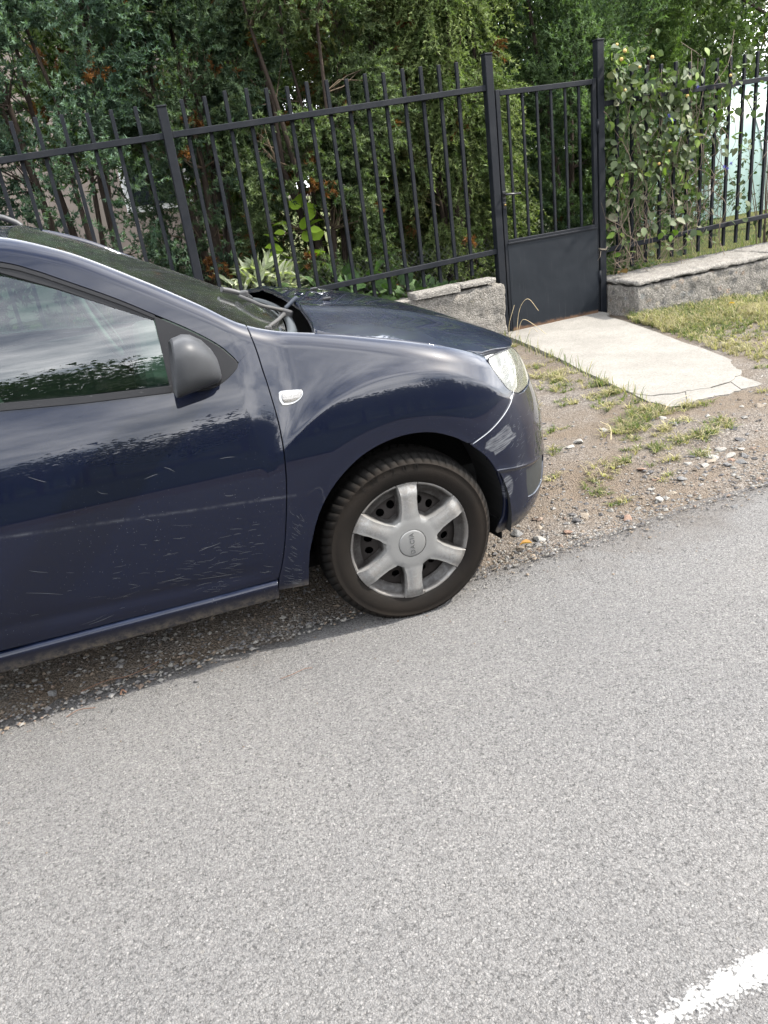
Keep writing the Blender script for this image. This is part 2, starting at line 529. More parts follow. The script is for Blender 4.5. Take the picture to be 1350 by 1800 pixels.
box_cache = {}
def shared_box(name, size, bev, mat):
    k = (name, tuple(round(s, 3) for s in size))
    if k not in box_cache:
        box_cache[k] = MB().box((0, 0, 0), size, bev, seg=1).mesh(name)
        box_cache[k].materials.append(mat)
    return box_cache[k]
def part(name, me, loc, parent, ry=0.):
    o = bpy.data.objects.new(name, me)
    o.location = loc
    o.rotation_euler = (0, ry, 0)
    COL.objects.link(o)
    o.parent = parent
    return o
def post(parent, x, z0, z1, wd=.062, dp=.062):
    p = part('post', MB().box((0, 0, (z1 - z0) / 2), (wd, dp, z1 - z0), .004, seg=1).mesh('post'), (x, FY, z0), parent)
    p.data.materials.append(M_IRON)
    c = part('post_cap', shared_box('post_cap', (wd + .008, dp + .008, .012), .003, M_IRON), (0, 0, z1 - z0 + .006), p)
    return p
def rail(parent, x0, x1, z0, z1, h=.042, d=.036, y=FY - .004):
    L = math.hypot(x1 - x0, z1 - z0)
    me = MB().box((0, 0, 0), (L, d, h), .003, seg=1).mesh('rail'); me.materials.append(M_IRON)
    return part('rail', me, ((x0 + x1) / 2, y, (z0 + z1) / 2), parent, -math.atan2(z1 - z0, x1 - x0))

def wire_mesh(parent, x0, x1, z0, z1, y):
    """diamond wire netting on the garden side"""
    m = MB(); p = .055; H = z1 - z0
    nx = int((x1 - x0) / p) + int(H / p) + 2
    V = []; F = []
    def seg(a, b):
        a = np.array(a); b = np.array(b); d = nrmz(b - a); s = np.cross(d, [0, 1, 0]) * .0009; u = np.array([0, .0009, 0]); k = len(V)
        for q in (a, b):
            V.extend([q + s, q + u, q - s])
        for j in range(3):
            F.append([k + j, k + (j + 1) % 3, k + 3 + (j + 1) % 3, k + 3 + j])
    for i in range(nx):
        for sgn in (1, -1):
            xa = x0 + i * p - (H if sgn > 0 else 0); xb = xa + sgn * H if sgn > 0 else xa - H
            za, zb = z0, z1
            if sgn < 0:
                xa, xb = x0 + i * p, x0 + i * p - H
            lo, hi = min(xa, xb), max(xa, xb)
            if hi < x0 or lo > x1:
                continue
            def clip(x, z, xo, zo):
                for lim in (x0, x1):
                    if (lim == x0 and x < x0) or (lim == x1 and x > x1):
                        tt = (lim - xo) / (x - xo); z = zo + tt * (z - zo); x = lim
                return x, z
            a = clip(xa, za, xb, zb); b = clip(xb, zb, xa, za)
            seg((a[0], y + sgn * .0012, a[1]), (b[0], y + sgn * .0012, b[1]))
    o = ob('wire_netting', npmesh('wire_netting', V, F), simple_cache('galvanised_wire', (.035, .036, .037), .7, .2), parent)
    return tag(o, kind='stuff')
_sc = {}
def simple_cache(name, col, rough=.6, metal=0., **k):
    if name not in _sc:
        _sc[name] = simple(name, col, rough, metal, **k)
    return _sc[name]

# left-hand run
fl = empty('metal_fence', (0, FY, 0)); fl.location = (0, 0, 0)
tag(fl, 'long dark grey picket fence on the wall behind the blue car', 'fence', 'dark grey picket fences along the garden')
topL = lambda x: 1.868 + .0315 * x
botL = lambda x: .634 + .027 * x
for x, z1 in ((.896, 2.075), (-1.72, 2.0), (-4.3, 1.95)):
    post(fl, x, .40, z1)
gp = post(fl, 3.478, -.04, 2.205, .066, .07)
for x0, x1 in ((-4.27, -1.75), (-1.69, .865), (.927, 3.445)):
    rail(fl, x0, x1, topL(x0), topL(x1)); rail(fl, x0, x1, botL(x0), botL(x1))
pk = shared_box('picket', (.026, .026, 1.0), .002, M_IRON)
pxs = [-.094, .070, .233, .397, .556, .722] + [1.049 + .1552 * i for i in range(15)] + [-.25 - .158 * i for i in range(9)] + [-1.9 - .16 * i for i in range(14)]
for x in pxs:
    if abs(x - 3.478) < .06:
        continue
    b, tp = botL(x) - .165 + random.uniform(-.006, .006), (2.100 + .022 * x if x > .9 else 2.085 + .03 * x) + random.uniform(-.012, .012)
    p = part('picket', pk, (x + random.uniform(-.004, .004), FY + .028, (b + tp) / 2), fl, random.uniform(-.004, .004))
    p.scale = (1, 1, tp - b)
wire_mesh(fl, .93, 3.44, .5, .84, FY + .06)

# right-hand run
fr = empty('metal_fence')
tag(fr, 'dark grey picket fence right of the gate, overgrown by a leafy climber', 'fence', 'dark grey picket fences along the garden')
topR = lambda x: 1.763 + .0235 * (x - 4.6)
botR = lambda x: .566 + .0195 * (x - 4.6)
post(fr, 4.532, -.06, 2.232, .066, .07)
post(fr, 7.30, .30, 2.06); post(fr, 9.9, .30, 2.1)
for x0, x1 in ((4.566, 7.268), (7.332, 9.87)):
    rail(fr, x0, x1, topR(x0), topR(x1)); rail(fr, x0, x1, botR(x0), botR(x1))
for i in range(33):
    x = 4.735 + .1556 * i
    if abs(x - 7.3) < .06:
        continue
    b, tp = botR(x) - .195 + random.uniform(-.008, .008), 2.01 + .012 * (x - 4.7) + random.uniform(-.012, .012)
    p = part('picket', pk, (x + random.uniform(-.004, .004), FY + .028, (b + tp) / 2), fr, random.uniform(-.004, .004))
    p.scale = (1, 1, tp - b)
wire_mesh(fr, 4.57, 7.27, .32, .86, FY + .06)
# knot of old wire round the gate post
kn = MB()
for s in range(5):
    pts = [(4.532 + (.037 + .006 * s) * math.cos(a), FY + (.04 + .004 * s) * math.sin(a), .575 + .012 * math.sin(3 * a + s) + .004 * s) for a in np.linspace(0, 6.3, 14)]
    kn.tube(pts, .0016, 4)
kn.tube([(4.49, 6.09, .57), (4.45, 6.05, .53), (4.43, 6.06, .50)], .0016, 4).tube([(4.55, 6.09, .58), (4.60, 6.06, .64)], .0016, 4)
o = kn.build('wire_tie', simple_cache('old_wire', (.22, .19, .15), .6, .5), fr)

# gate
gt = empty('garden_gate', (3.53, FY, 0)); gt.location = (0, 0, 0)
tag(gt, 'dark grey metal gate with a solid lower panel and black lever handle', 'gate')
GX0, GX1, GZ0, GZ1 = 3.522, 4.486, .035, 1.955
gy_ = FY - .012
st = MB().box((GX0 + .019, gy_, (GZ0 + GZ1) / 2), (.038, .036, GZ1 - GZ0), .003, seg=1)
st.build('gate_stile', M_IRON, gt)
MB().box((GX1 - .019, gy_, (GZ0 + GZ1) / 2 + .005), (.038, .036, GZ1 - GZ0), .003, seg=1).build('gate_stile', M_IRON, gt)
rl = MB().box((0, 0, 0), (GX1 - GX0 - .077, .036, .040), .003, seg=1).mesh('gate_rail'); rl.materials.append(M_IRON)
part('gate_rail', rl, ((GX0 + GX1) / 2, gy_, GZ1 - .022), gt, -.008)
part('gate_rail', rl, ((GX0 + GX1) / 2, gy_, .785), gt, -.0)
part('gate_rail', rl, ((GX0 + GX1) / 2, gy_, GZ0 + .03), gt, -.0)
gb = shared_box('gate_bar', (.020, .020, 1.12), .002, M_IRON)
for x in (3.642, 3.778, 3.914, 4.050, 4.186, 4.322):
    part('gate_bar', gb, (x, gy_ + .004, 1.36), gt)
def m_panel():
    t = T('gate_sheet')
    f = t.noise(5, 5, .6)
    c = t.mix(f, (.0072, .0098, .0135), (.0118, .0148, .019))
    sc = t.noise(9, 5, .7, vec=t.map((1, 1, 7), (0, .5, 0)))
    c = t.mix(t.ramp(sc, [(.66, 0.), (.72, .35)]), c, (.09, .10, .11))
    drip = t.noise(22, 4, .7, vec=t.map((2, 1, .12)))
    c = t.mix(t.ramp(drip, [(.60, 0.), (.75, .4)]), c, (.05, .05, .052))
    x, y, z = t.xyz()
    rust = t.ramp(t.math('ADD', t.math('MULTIPLY', z, -18.), t.math('ADD', .9, t.noise(30, 4))), [(.35, 0.), (.75, 1.)])
    c = t.mix(rust, c, (.11, .065, .04))
    return t.done(t.bsdf(c, .5, Normal=t.bump(t.noise(2.2, 3), .5, .03), Specular_IOR_Level=.25))
pn = MB().box(((GX0 + GX1) / 2 + .004, gy_ - .0195, .385), (GX1 - GX0 - .05, .003, .775), .001, seg=1)
pn.build('gate_panel', m_panel(), gt)
MB().box(((GX0 + GX1) / 2 + .004, gy_ - .024, .775), (GX1 - GX0 - .046, .014, .014), .002, seg=1).build('panel_trim', M_IRON, gt)
# handle with plate, keyhole plate
hp = MB().box((GX0 + .019, gy_ - .021, 1.165), (.030, .008, .062), .003).build('handle_plate', M_BLACKPL, gt)
hn = MB().tube([(GX0 + .019, gy_ - .02, 1.172), (GX0 + .019, gy_ - .058, 1.172), (GX0 + .030, gy_ - .064, 1.172), (GX0 + .075, gy_ - .064, 1.168), (GX0 + .135, gy_ - .060, 1.165)], [.011, .011, .011, .009, .008], 10)
hn.box((GX0 + .145, gy_ - .060, 1.165), (.03, .016, .018), .005)
hn.build('handle', M_BLACKPL, gt)
kp = MB().box((GX0 + .019, gy_ - .021, 1.085), (.028, .007, .052), .003).build('lock_plate', M_BLACKPL, gt)
MB().lathe([(0, 0), (.008, 0), (.008, -.010), (0, -.010)], 'Y', 12, (GX0 + .019, gy_ - .0255, 1.09)).build('keyhole', M_BRASS, kp)
for z in (.35, 1.6):
    MB().lathe([(0, -.05), (.012, -.05), (.012, .05), (0, .05)], 'Z', 12, (4.492, gy_ - .02, z)).build('hinge', M_IRON, gt)

# ---- low walls -----------------------------------------------------
def m_oldconc(name, a, b, blotch):
    t = T(name)
    f = t.noise(7, 7, .68)
    c = t.mix(f, a, b)
    v = t.vor(11, vec=t.map((1, 1, 1.3)))
    tone = t.n('SeparateColor', {0: v.outputs['Color']}).outputs
    stone = t.ramp(tone[0], [(0, (.11, .12, .135)), (.3, (.34, .29, .23)), (.5, (.20, .20, .20)), (.7, (.40, .27, .18)), (.85, (.46, .42, .34)), (1, (.22, .25, .28))])
    m = t.math('MULTIPLY', t.ramp(t.noise(4.5, 5, .7), [(.43, 0.), (.50, 1.)]), t.ramp(v.outputs['Distance'], [(.34, 1.), (.42, 0.)]))
    c = t.mix(t.math('MULTIPLY', m, blotch), c, stone)
    agg = t.vor(95)
    at = t.n('SeparateColor', {0: agg.outputs['Color']}).outputs
    c = t.mix(.45, c, t.ramp(at[1], [(0, (.09, .085, .075)), (.5, (.27, .255, .23)), (1, (.50, .475, .43))]))
    cr = t.ramp(t.noise(5, 6, .75, dist=1.0), [(.475, 1.), (.50, .40), (.525, 1.)])
    c = t.mix(.55, c, t.mix(1., c, cr, 'MULTIPLY'))
    lich = t.ramp(t.noise(6.5, 6, .7), [(.63, 0.), (.70, 1.)])
    c = t.mix(t.math('MULTIPLY', lich, .45), c, (.30, .27, .14))
    c = t.mix(1., c, (.80, .79, .775), 'MULTIPLY')
    h = t.math('ADD', t.math('MULTIPLY', f, 1.2), t.math('ADD', t.math('MULTIPLY', agg.outputs['Distance'], -.5), t.noise(60, 4, .8)))
    return t.done(t.bsdf(c, .95, Normal=t.bump(h, 1., .02), Specular_IOR_Level=.15))
M_WALL_L = m_oldconc('rough_aggregate_concrete', (.22, .205, .185), (.36, .34, .31), .15)
M_WALL_R = m_oldconc('old_wall_render', (.22, .207, .19), (.36, .34, .31), .9)
M_COPE = m_oldconc('coping_concrete', (.30, .285, .26), (.46, .44, .41), .0)

def rough_block(name, x0, x1, y0, y1, z0, z1, mat, parent=None, step=.025, amp=.010, seed=0, tilt=0., round_=.012):
    """a block of masonry with a knobbly skin: box faces subdivided and pushed about by noise"""
    m = bmesh.new()
    nx, ny, nz_ = [max(2, int(round(s / step))) for s in (x1 - x0, y1 - y0, z1 - z0)]
    g = {}
    def v(i, j, k):
        if (i, j, k) not in g:
            x = x0 + (x1 - x0) * i / nx; y = y0 + (y1 - y0) * j / ny; z = z0 + (z1 - z0) * k / nz_
            p = Vector((x, y, z))
            e = sum((i in (0, nx), j in (0, ny), k in (0, nz_)))
            c = Vector(((x0 + x1) / 2, (y0 + y1) / 2, (z0 + z1) / 2))
            nrm = Vector(((-1 if i == 0 else 1 if i == nx else 0), (-1 if j == 0 else 1 if j == ny else 0), (-1 if k == 0 else 1 if k == nz_ else 0)))
            q = p + Vector((seed * 3.1, seed, 0))
            d = mnoise.fractal(q * 7, 1, 2, 5) * amp + mnoise.fractal(q * 28, 1, 2, 3) * amp * .5
            if e > 1:
                d -= round_ * (.4 + .6 * abs(mnoise.noise(q * 16)))
            p += nrm * d + Vector((0, 0, tilt * (x - x0) * (k / nz_)))
            g[i, j, k] = m.verts.new(p)
        return g[i, j, k]
    for i in range(nx):
        for j in range(ny):
            m.faces.new((v(i, j, nz_), v(i + 1, j, nz_), v(i + 1, j + 1, nz_), v(i, j + 1, nz_)))
        for k in range(nz_):
            m.faces.new((v(i, 0, k), v(i + 1, 0, k), v(i + 1, 0, k + 1), v(i, 0, k + 1)))
            m.faces.new((v(i, ny, k), v(i, ny, k + 1), v(i + 1, ny, k + 1), v(i + 1, ny, k)))
    for j in range(ny):
        for k in range(nz_):
            m.faces.new((v(0, j, k), v(0, j, k + 1), v(0, j + 1, k + 1), v(0, j + 1, k)))
            m.faces.new((v(nx, j, k), v(nx, j + 1, k), v(nx, j + 1, k + 1), v(nx, j, k + 1)))
    for f in m.faces:
        f.smooth = True
    me = bpy.data.meshes.new(name)
    m.to_mesh(me); m.free()
    return ob(name, me, mat, parent)

wl = rough_block('low_wall', .2, 3.425, 5.985, 6.25, -.08, .462, M_WALL_L, seed=1, amp=.013, tilt=.004)
tag(wl, 'low rough concrete wall with loose coping slabs left of the gate', 'wall')
wl0 = rough_block('low_wall', -5.0, .2 - .004, 5.985, 6.25, -.08, .45, M_WALL_L, seed=1, step=.08)
wl0.name = 'wall_section'; wl0.parent = wl
cs = rough_block('coping_slab', 2.56, 2.985, 5.955, 6.10, .478, .532, M_COPE, wl, .02, .003, 3, .02, .004)
cs = rough_block('coping_slab', 3.0, 3.335, 5.975, 6.10, .497, .538, M_COPE, wl, .02, .003, 5, .0, .004)
cs = rough_block('coping_slab', 2.0, 2.54, 5.98, 6.10, .465, .49, M_COPE, wl, .03, .004, 8, .0, .004)
wr = rough_block('low_wall', 4.575, 9.2, 5.70, 6.26, -.2, .262, M_WALL_R, seed=2, amp=.016, tilt=.006)
tag(wr, 'low grey rendered stone wall with a pale coping right of the gate', 'wall')
rough_block('coping', 4.565, 6.1, 5.688, 6.27, .275, .318, M_COPE, wr, .022, .007, 4, .006, .014)
rough_block('coping', 6.106, 9.2, 5.69, 6.27, .284, .330, M_COPE, wr, .03, .007, 6, .006, .012)
# ================================================================== PLANTS
def m_leaf(name, rough=.5, trans=.35, spec=.35):
    t = T(name)
    c = t.attr()
    c = t.mix(.35, c, t.mix(t.noise(23, 3), (.02, .03, .01), c))
    c = t.mix(1., c, (.98, .98, .96), 'MULTIPLY')
    b = t.bsdf(c, rough, Specular_IOR_Level=spec)
    tr = t.n('BsdfTranslucent', {'Color': t.mix(1., c, (.80, .95, .36), 'MULTIPLY')}).outputs[0]
    return t.done(t.n('MixShader', {0: trans, 1: b, 2: tr}).outputs[0])
M_NEEDLE = m_leaf('juniper_needles', .6, .30, .2)
M_LEAF = m_leaf('green_leaf', .58, .30, .22)
M_GRASS = m_leaf('grass_blade', .6, .4, .2)
M_BARK = simple('dark_bark', (.045, .034, .027), .9, var=.5, scale=45, bump=.8, spec=.15)
M_TWIG = simple('dry_twig', (.15, .115, .08), .9, var=.3, scale=40, spec=.1)
M_PETAL = simple('blue_petal', (.10, .10, .42), .6, var=.25)
M_SEED = simple('yellow_seed_head', (.50, .34, .12), .85, var=.3, scale=80)

def tubes_np(segs, n=4):
    """segs: list of (pts (k,3), radii (k,)) -> V, F"""
    V = []; F = []; b = 0
    for P, rad in segs:
        P = np.asarray(P, float); k = len(P)
        d = nrmz(np.gradient(P, axis=0))
        a = np.cross(d, [.31, .12, .94]); a = nrmz(a); c = np.cross(d, a)
        th = np.arange(n) * 2 * np.pi / n
        ring = P[:, None] + (a[:, None] * np.cos(th)[None, :, None] + c[:, None] * np.sin(th)[None, :, None]) * np.asarray(rad)[:, None, None]
        V.append(ring.reshape(-1, 3))
        i = b + np.arange(k * n).reshape(k, n); j = np.roll(i, -1, 1)
        F.append(np.stack([i[:-1], j[:-1], j[1:], i[1:]], -1).reshape(-1, 4))
        b += k * n
    return np.concatenate(V), np.concatenate(F)

def needles(P, D, L, W, C):
    n = len(P)
    s = nrmz(np.cross(D, rng.normal(size=(n, 3)))) * (W[:, None] / 2)
    V = np.stack([P - s, P + s, P + D * L[:, None]], 1).reshape(-1, 3)
    F = np.arange(3 * n).reshape(n, 3)
    return V, F, np.repeat(C, 3, 0)

def sprays(cl, cd, cs, cc, nb=8, nt=8, nn=4, ln=.036, wd=.0125, droop=0., spread=.6):
    """cl clump centres, cd directions, cs sizes, cc colours -> needle mesh arrays"""
    N = len(cl)
    r = rng.normal(size=(N, nb, 3))
    p0 = cl[:, None] + r * .30 * cs[:, None, None]
    bd = nrmz(cd[:, None] + spread * nrmz(rng.normal(size=(N, nb, 3))) + .35 * nrmz(r))
    bl = cs[:, None] * rng.uniform(.45, 1.15, (N, nb))
    tt = np.linspace(.12, 1, nt)[None, None] * np.ones((N, nb, 1))
    tp = p0[:, :, None] + bd[:, :, None] * (bl[:, :, None] * tt)[..., None]
    tp[..., 2] -= droop * (bl[:, :, None] * tt) ** 2 / .2
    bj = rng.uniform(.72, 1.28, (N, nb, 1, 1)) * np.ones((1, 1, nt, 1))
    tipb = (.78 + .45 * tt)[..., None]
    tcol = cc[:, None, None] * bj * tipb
    td = np.broadcast_to(bd[:, :, None], tp.shape).reshape(-1, 3)
    tp = tp.reshape(-1, 3); tcol = tcol.reshape(-1, 3)
    P = np.repeat(tp, nn, 0); D = nrmz(np.repeat(td, nn, 0) * .75 + .95 * nrmz(rng.normal(size=(len(P), 3))) + [0, 0, .12 - droop * .5])
    Cc = np.repeat(tcol, nn, 0) * rng.uniform(.85, 1.15, (len(P), 1))
    L = ln * rng.uniform(.6, 1.3, len(P)); W = wd * rng.uniform(.7, 1.3, len(P))
    return needles(P, D, L, W, np.clip(Cc, 0, 1))

def conifer(label, base, rx, ry, z0, z1, stems, nclump, cols, seed, droop=0., size=(.12, .26), dead=.03, dens=None, up=.35, lean=(0, 0), nb=8, nt=8, nn=4, twigs=160, taper=.5, gaps=.02, ln=.036, wd=.0125):
    global rng
    rng = np.random.default_rng(seed)
    t = empty('juniper', (base[0], base[1], 0))
    tag(t, label, 'tree', 'junipers behind the fence')
    B = np.array(base, float)
    axes = []
    for s in range(stems):
        a = 2 * math.pi * (s + rng.uniform(-.3, .3)) / stems
        q = rng.uniform(.25, .8) if stems > 1 else .05
        k = 7
        u = np.linspace(0, 1, k)
        P = np.stack([rng.normal(0, .04) + math.cos(a) * rx * (.12 + q * u ** 1.2) + lean[0] * u + rng.normal(0, .03, k),
                      math.sin(a) * ry * (.12 + q * u ** 1.2) + lean[1] * u + rng.normal(0, .03, k),
                      u * (z1 - .2)], 1)
        rad = np.linspace(rng.uniform(.024, .045), .008, k)
        axes.append(P)
        V, F = tubes_np([(P, rad)], 7)
        ob('trunk', npmesh('trunk', V, F, True), M_BARK, t)
    A = np.concatenate(axes)
    # clumps
    n = nclump
    h = rng.uniform(0, 1, n * 4)
    th = rng.uniform(0, 2 * np.pi, n * 4)
    rr_ = np.sqrt(rng.uniform(.25, 1., n * 4))
    wz = (1 - taper * h ** 2.2) * (.75 + .25 * np.minimum(h * 5, 1))
    wob = 1 + .18 * np.sin(th * 3 + h * 9 + seed) + .12 * np.sin(th * 5 - h * 15)
    L = np.stack([np.cos(th) * rr_ * rx * wz * wob + lean[0] * h, np.sin(th) * rr_ * ry * wz * wob + lean[1] * h, z0 + (z1 - z0) * h], 1)
    nz_ = np.array([mnoise.noise(Vector(p * np.array([2.3, 2.3, 1.5])) + Vector((seed, 0, 0))) for p in L])
    keep = nz_ > gaps
    if dens is not None:
        keep &= rng.uniform(0, 1, len(L)) < dens(L)
    keep &= ~((L[:, 1] > .35 * ry) & (rng.uniform(0, 1, len(L)) < .55))
    L = L[keep][:n]
    d = nrmz(np.stack([L[:, 0] / rx, L[:, 1] / ry, np.full(len(L), up - droop * .6)], 1) + rng.normal(0, .25, (len(L), 3)))
    cs_ = rng.uniform(*size, len(L))
    cols = np.array(cols, float)
    f = rng.beta(.8, .8, len(L))[:, None]
    cc_ = cols[0] * (1 - f) + cols[1] * f
    dm = rng.uniform(0, 1, len(L)) < dead
    cc_[dm] = np.array([.20, .085, .03]) * rng.uniform(.7, 1.3, (dm.sum(), 1))
    cs_[dm] *= .55
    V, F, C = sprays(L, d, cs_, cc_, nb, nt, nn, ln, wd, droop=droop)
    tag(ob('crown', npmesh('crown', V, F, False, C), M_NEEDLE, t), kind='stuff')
    # bare inner twigs from stems out to clumps
    segs = []
    pick = rng.permutation(len(L))[:twigs]
    for q in pick:
        e = L[q]
        c = A[np.argmin(((A - e) ** 2).sum(1) + (A[:, 2] > e[2]) * .3)]
        if np.linalg.norm(c - e) > .55: continue
        mid = (c + e) / 2 + rng.normal(0, .05, 3)
        segs.append((np.array([c, mid, e]), [.008, .0055, .003]))
    if segs:
        V, F = tubes_np(segs, 3)
        tag(ob('twigs', npmesh('twigs', V, F, True), M_TWIG if seed % 3 else M_BARK, t), kind='stuff')
    return t

BLUE = [(.040, .076, .056), (.125, .190, .128)]
OLIVE = [(.052, .085, .036), (.155, .200, .092)]
YEL = [(.075, .115, .038), (.205, .250, .098)]
DARK = [(.038, .070, .036), (.135, .205, .088)]
MID = [(.050, .095, .030), (.14, .21, .065)]
bare = lambda lo, hi, k: (lambda L: np.where((L[:, 2] > lo) & (L[:, 2] < hi), k, 1.))
conifer('bluish green juniper with bare dark stems at the far left', (.20, 7.25), 1.0, .75, .3, 3.6, 8, 780, BLUE, 3, dens=bare(.65, 1.95, .28), dead=.05, twigs=330, size=(.10, .22), taper=.15)
conifer('blue green juniper with bare dark stems behind the slanting fence post', (1.30, 7.45), .66, .6, .3, 3.6, 7, 620, [(.040, .072, .046), (.105, .150, .082)], 8, dens=bare(.8, 2.0, .30), dead=.05, twigs=260, size=(.10, .20), taper=.1)
conifer('olive green juniper hanging over the middle of the long fence', (2.25, 7.2), .72, .55, .45, 3.4, 5, 820, OLIVE, 5, droop=.25, dead=.06, twigs=240, taper=.15, size=(.10, .20), dens=bare(.9, 1.3, .8))
conifer('thin olive juniper with dark forked trunks left of the yellow green one', (3.0, 7.65), .55, .5, .40, 3.6, 5, 520, [(.06, .075, .025), (.16, .17, .062)], 21, droop=.35, dead=.08, twigs=260, taper=.1, size=(.10, .20), dens=bare(1.95, 2.8, .45))
conifer('yellow green drooping juniper left of the gate', (3.68, 7.25), .50, .48, .40, 3.5, 4, 640, YEL, 7, droop=.7, size=(.12, .25), dead=.03, twigs=160, taper=.15)
conifer('dense dark green conifer straight behind the gate', (5.25, 7.7), .95, .75, .0, 3.9, 3, 1250, DARK, 9, size=(.11, .21), dead=.003, gaps=-.1, up=.9, twigs=40, taper=.2)
conifer('brighter green conifer behind the climbing plant', (6.75, 8.5), 1.2, .75, .3, 4.0, 3, 1000, MID, 10, size=(.11, .21), dead=.006, up=.8, twigs=40, taper=.2)
far = dict(nb=6, nt=4, nn=4, ln=.09, wd=.034, gaps=-1.)
conifer('dull green conifer in the depth behind the gate post', (4.35, 9.2), .95, .6, .2, 4.6, 3, 700, [(.035, .062, .022), (.10, .145, .05)], 14, size=(.16, .3), up=.5, twigs=40, taper=.2, **far)
conifer('dark juniper far left beyond the picture edge', (-1.25, 7.4), .8, .7, .3, 3.8, 5, 260, BLUE, 15, size=(.14, .28), twigs=80, taper=.2, **far)
conifer('tall dark conifer deep in the garden at left', (1.5, 9.9), 1.5, .8, 1.9, 5.2, 3, 700, [(.04, .07, .026), (.11, .15, .055)], 16, size=(.2, .4), twigs=40, taper=.1, **far)
conifer('tall olive conifer deep in the garden at the middle', (3.4, 10.8), 1.6, .8, .8, 5.4, 3, 800, [(.06, .085, .028), (.17, .20, .07)], 17, size=(.2, .4), twigs=40, taper=.1, **far)
conifer('tall green conifer deep in the garden at right', (9.3, 11.6), 1.9, .8, 1.5, 5.6, 3, 900, [(.05, .085, .03), (.13, .17, .06)], 18, size=(.22, .4), twigs=40, taper=.1, **far)
conifer('wide green conifer beyond the mint tunnel at the right edge', (13.2, 14.0), 2.4, 1., 1.2, 6.0, 3, 900, [(.05, .08, .03), (.12, .16, .06)], 19, size=(.25, .5), twigs=40, taper=.1, **far)
conifer('tall pale green conifer furthest back behind the long fence', (4.6, 13.0), 1.9, .8, 1.5, 6.4, 3, 800, [(.05, .08, .03), (.14, .175, .065)], 22, size=(.25, .45), twigs=30, taper=.1, **far)
conifer('tall mid green conifer furthest back right of the gate', (9.0, 13.0), 2.0, .8, 1.5, 6.4, 3, 800, [(.05, .08, .03), (.14, .175, .065)], 23, size=(.25, .45), twigs=30, taper=.1, **far)
conifer('dark green conifer filling the depth between gate and climber', (6.6, 10.6), 1.6, .8, .5, 5.4, 3, 800, DARK, 20, size=(.2, .4), twigs=40, taper=.1, **far)

# ---- broad leaves ---------------------------------------------------
LT = np.array([[0, 0, 0], [-.27, .18, .05], [0, .2, -.01], [.27, .18, .05], [-.36, .48, .07], [0, .5, -.02], [.36, .48, .07], [-.2, .8, .02], [0, .82, -.06], [.2, .8, .02], [0, 1.06, -.13]])
LF4 = np.array([[1, 2, 5, 4], [2, 3, 6, 5], [4, 5, 8, 7], [5, 6, 9, 8]])
LF3 = np.array([[0, 2, 1], [0, 3, 2], [7, 8, 10], [8, 9, 10]])
def leaf_arrays(P, D, U, S, asp, C, curl=1.):
    n = len(P)
    D = nrmz(D); X = nrmz(np.cross(D, U)); Z = np.cross(X, D)
    t = LT[None] * np.stack([asp * np.ones(n), np.ones(n), curl * np.ones(n)], -1)[:, None]
    t = t * S[:, None, None]
    V = P[:, None] + t[..., 0:1] * X[:, None] + t[..., 1:2] * D[:, None] + t[..., 2:3] * Z[:, None]
    k = np.arange(n)[:, None, None] * 11
    return V.reshape(-1, 3), [(LF4[None] + k).reshape(-1, 4), (LF3[None] + k).reshape(-1, 3)], np.repeat(C, 11, 0)

def leafy(name, parent, P, D, U, S, asp, C, singles=0, mat=None, curl=None):
    """the `singles` leaves nearest the road become parts of their own, the rest one joined part"""
    mat = mat or M_LEAF
    n = len(P)
    curl = curl if curl is not None else rng.uniform(.4, 1.8, n)
    order = np.argsort(P[:, 1] - .6 * S)
    one, rest = order[:singles], order[singles:]
    inv = parent.matrix_world.translation if False else Vector(parent.location)
    base = {}
    for i in one:
        key = (int(C[i].sum() * 40), int(curl[i] * 3), int((asp if np.isscalar(asp) else asp[i]) * 6))
        if key not in base:
            a = asp if np.isscalar(asp) else asp[i]
            V, F, cc = leaf_arrays(np.zeros((1, 3)), np.array([[0, 1., 0]]), np.array([[0, 0, 1.]]), np.ones(1), a, C[i:i + 1], curl[i:i + 1])
            base[key] = npmesh(name, V, F, True, cc); base[key].materials.append(mat)
        o = bpy.data.objects.new('leaf', base[key])
        d = Vector(D[i]).normalized(); x = d.cross(Vector(U[i])).normalized(); z = x.cross(d)
        m = Matrix(((x.x, d.x, z.x, 0), (x.y, d.y, z.y, 0), (x.z, d.z, z.z, 0), (0, 0, 0, 1)))
        o.matrix_basis = Matrix.Translation(Vector(P[i]) - inv) @ m @ Matrix.Scale(float(S[i]), 4)
        COL.objects.link(o); o.parent = parent
    if len(rest):
        a = asp if np.isscalar(asp) else asp[rest]
        V, F, cc = leaf_arrays(P[rest], D[rest], U[rest], S[rest], a, C[rest], curl[rest])
        o = ob('foliage', npmesh(name, V - np.array(inv), F, True, cc), mat, parent)
        tag(o, kind='stuff')

def mixcol(n, a, b, j=.15):
    f = rng.uniform(0, 1, (n, 1))
    return np.clip((np.array(a) * (1 - f) + np.array(b) * f) * rng.uniform(1 - j, 1 + j, (n, 1)), 0, 1)

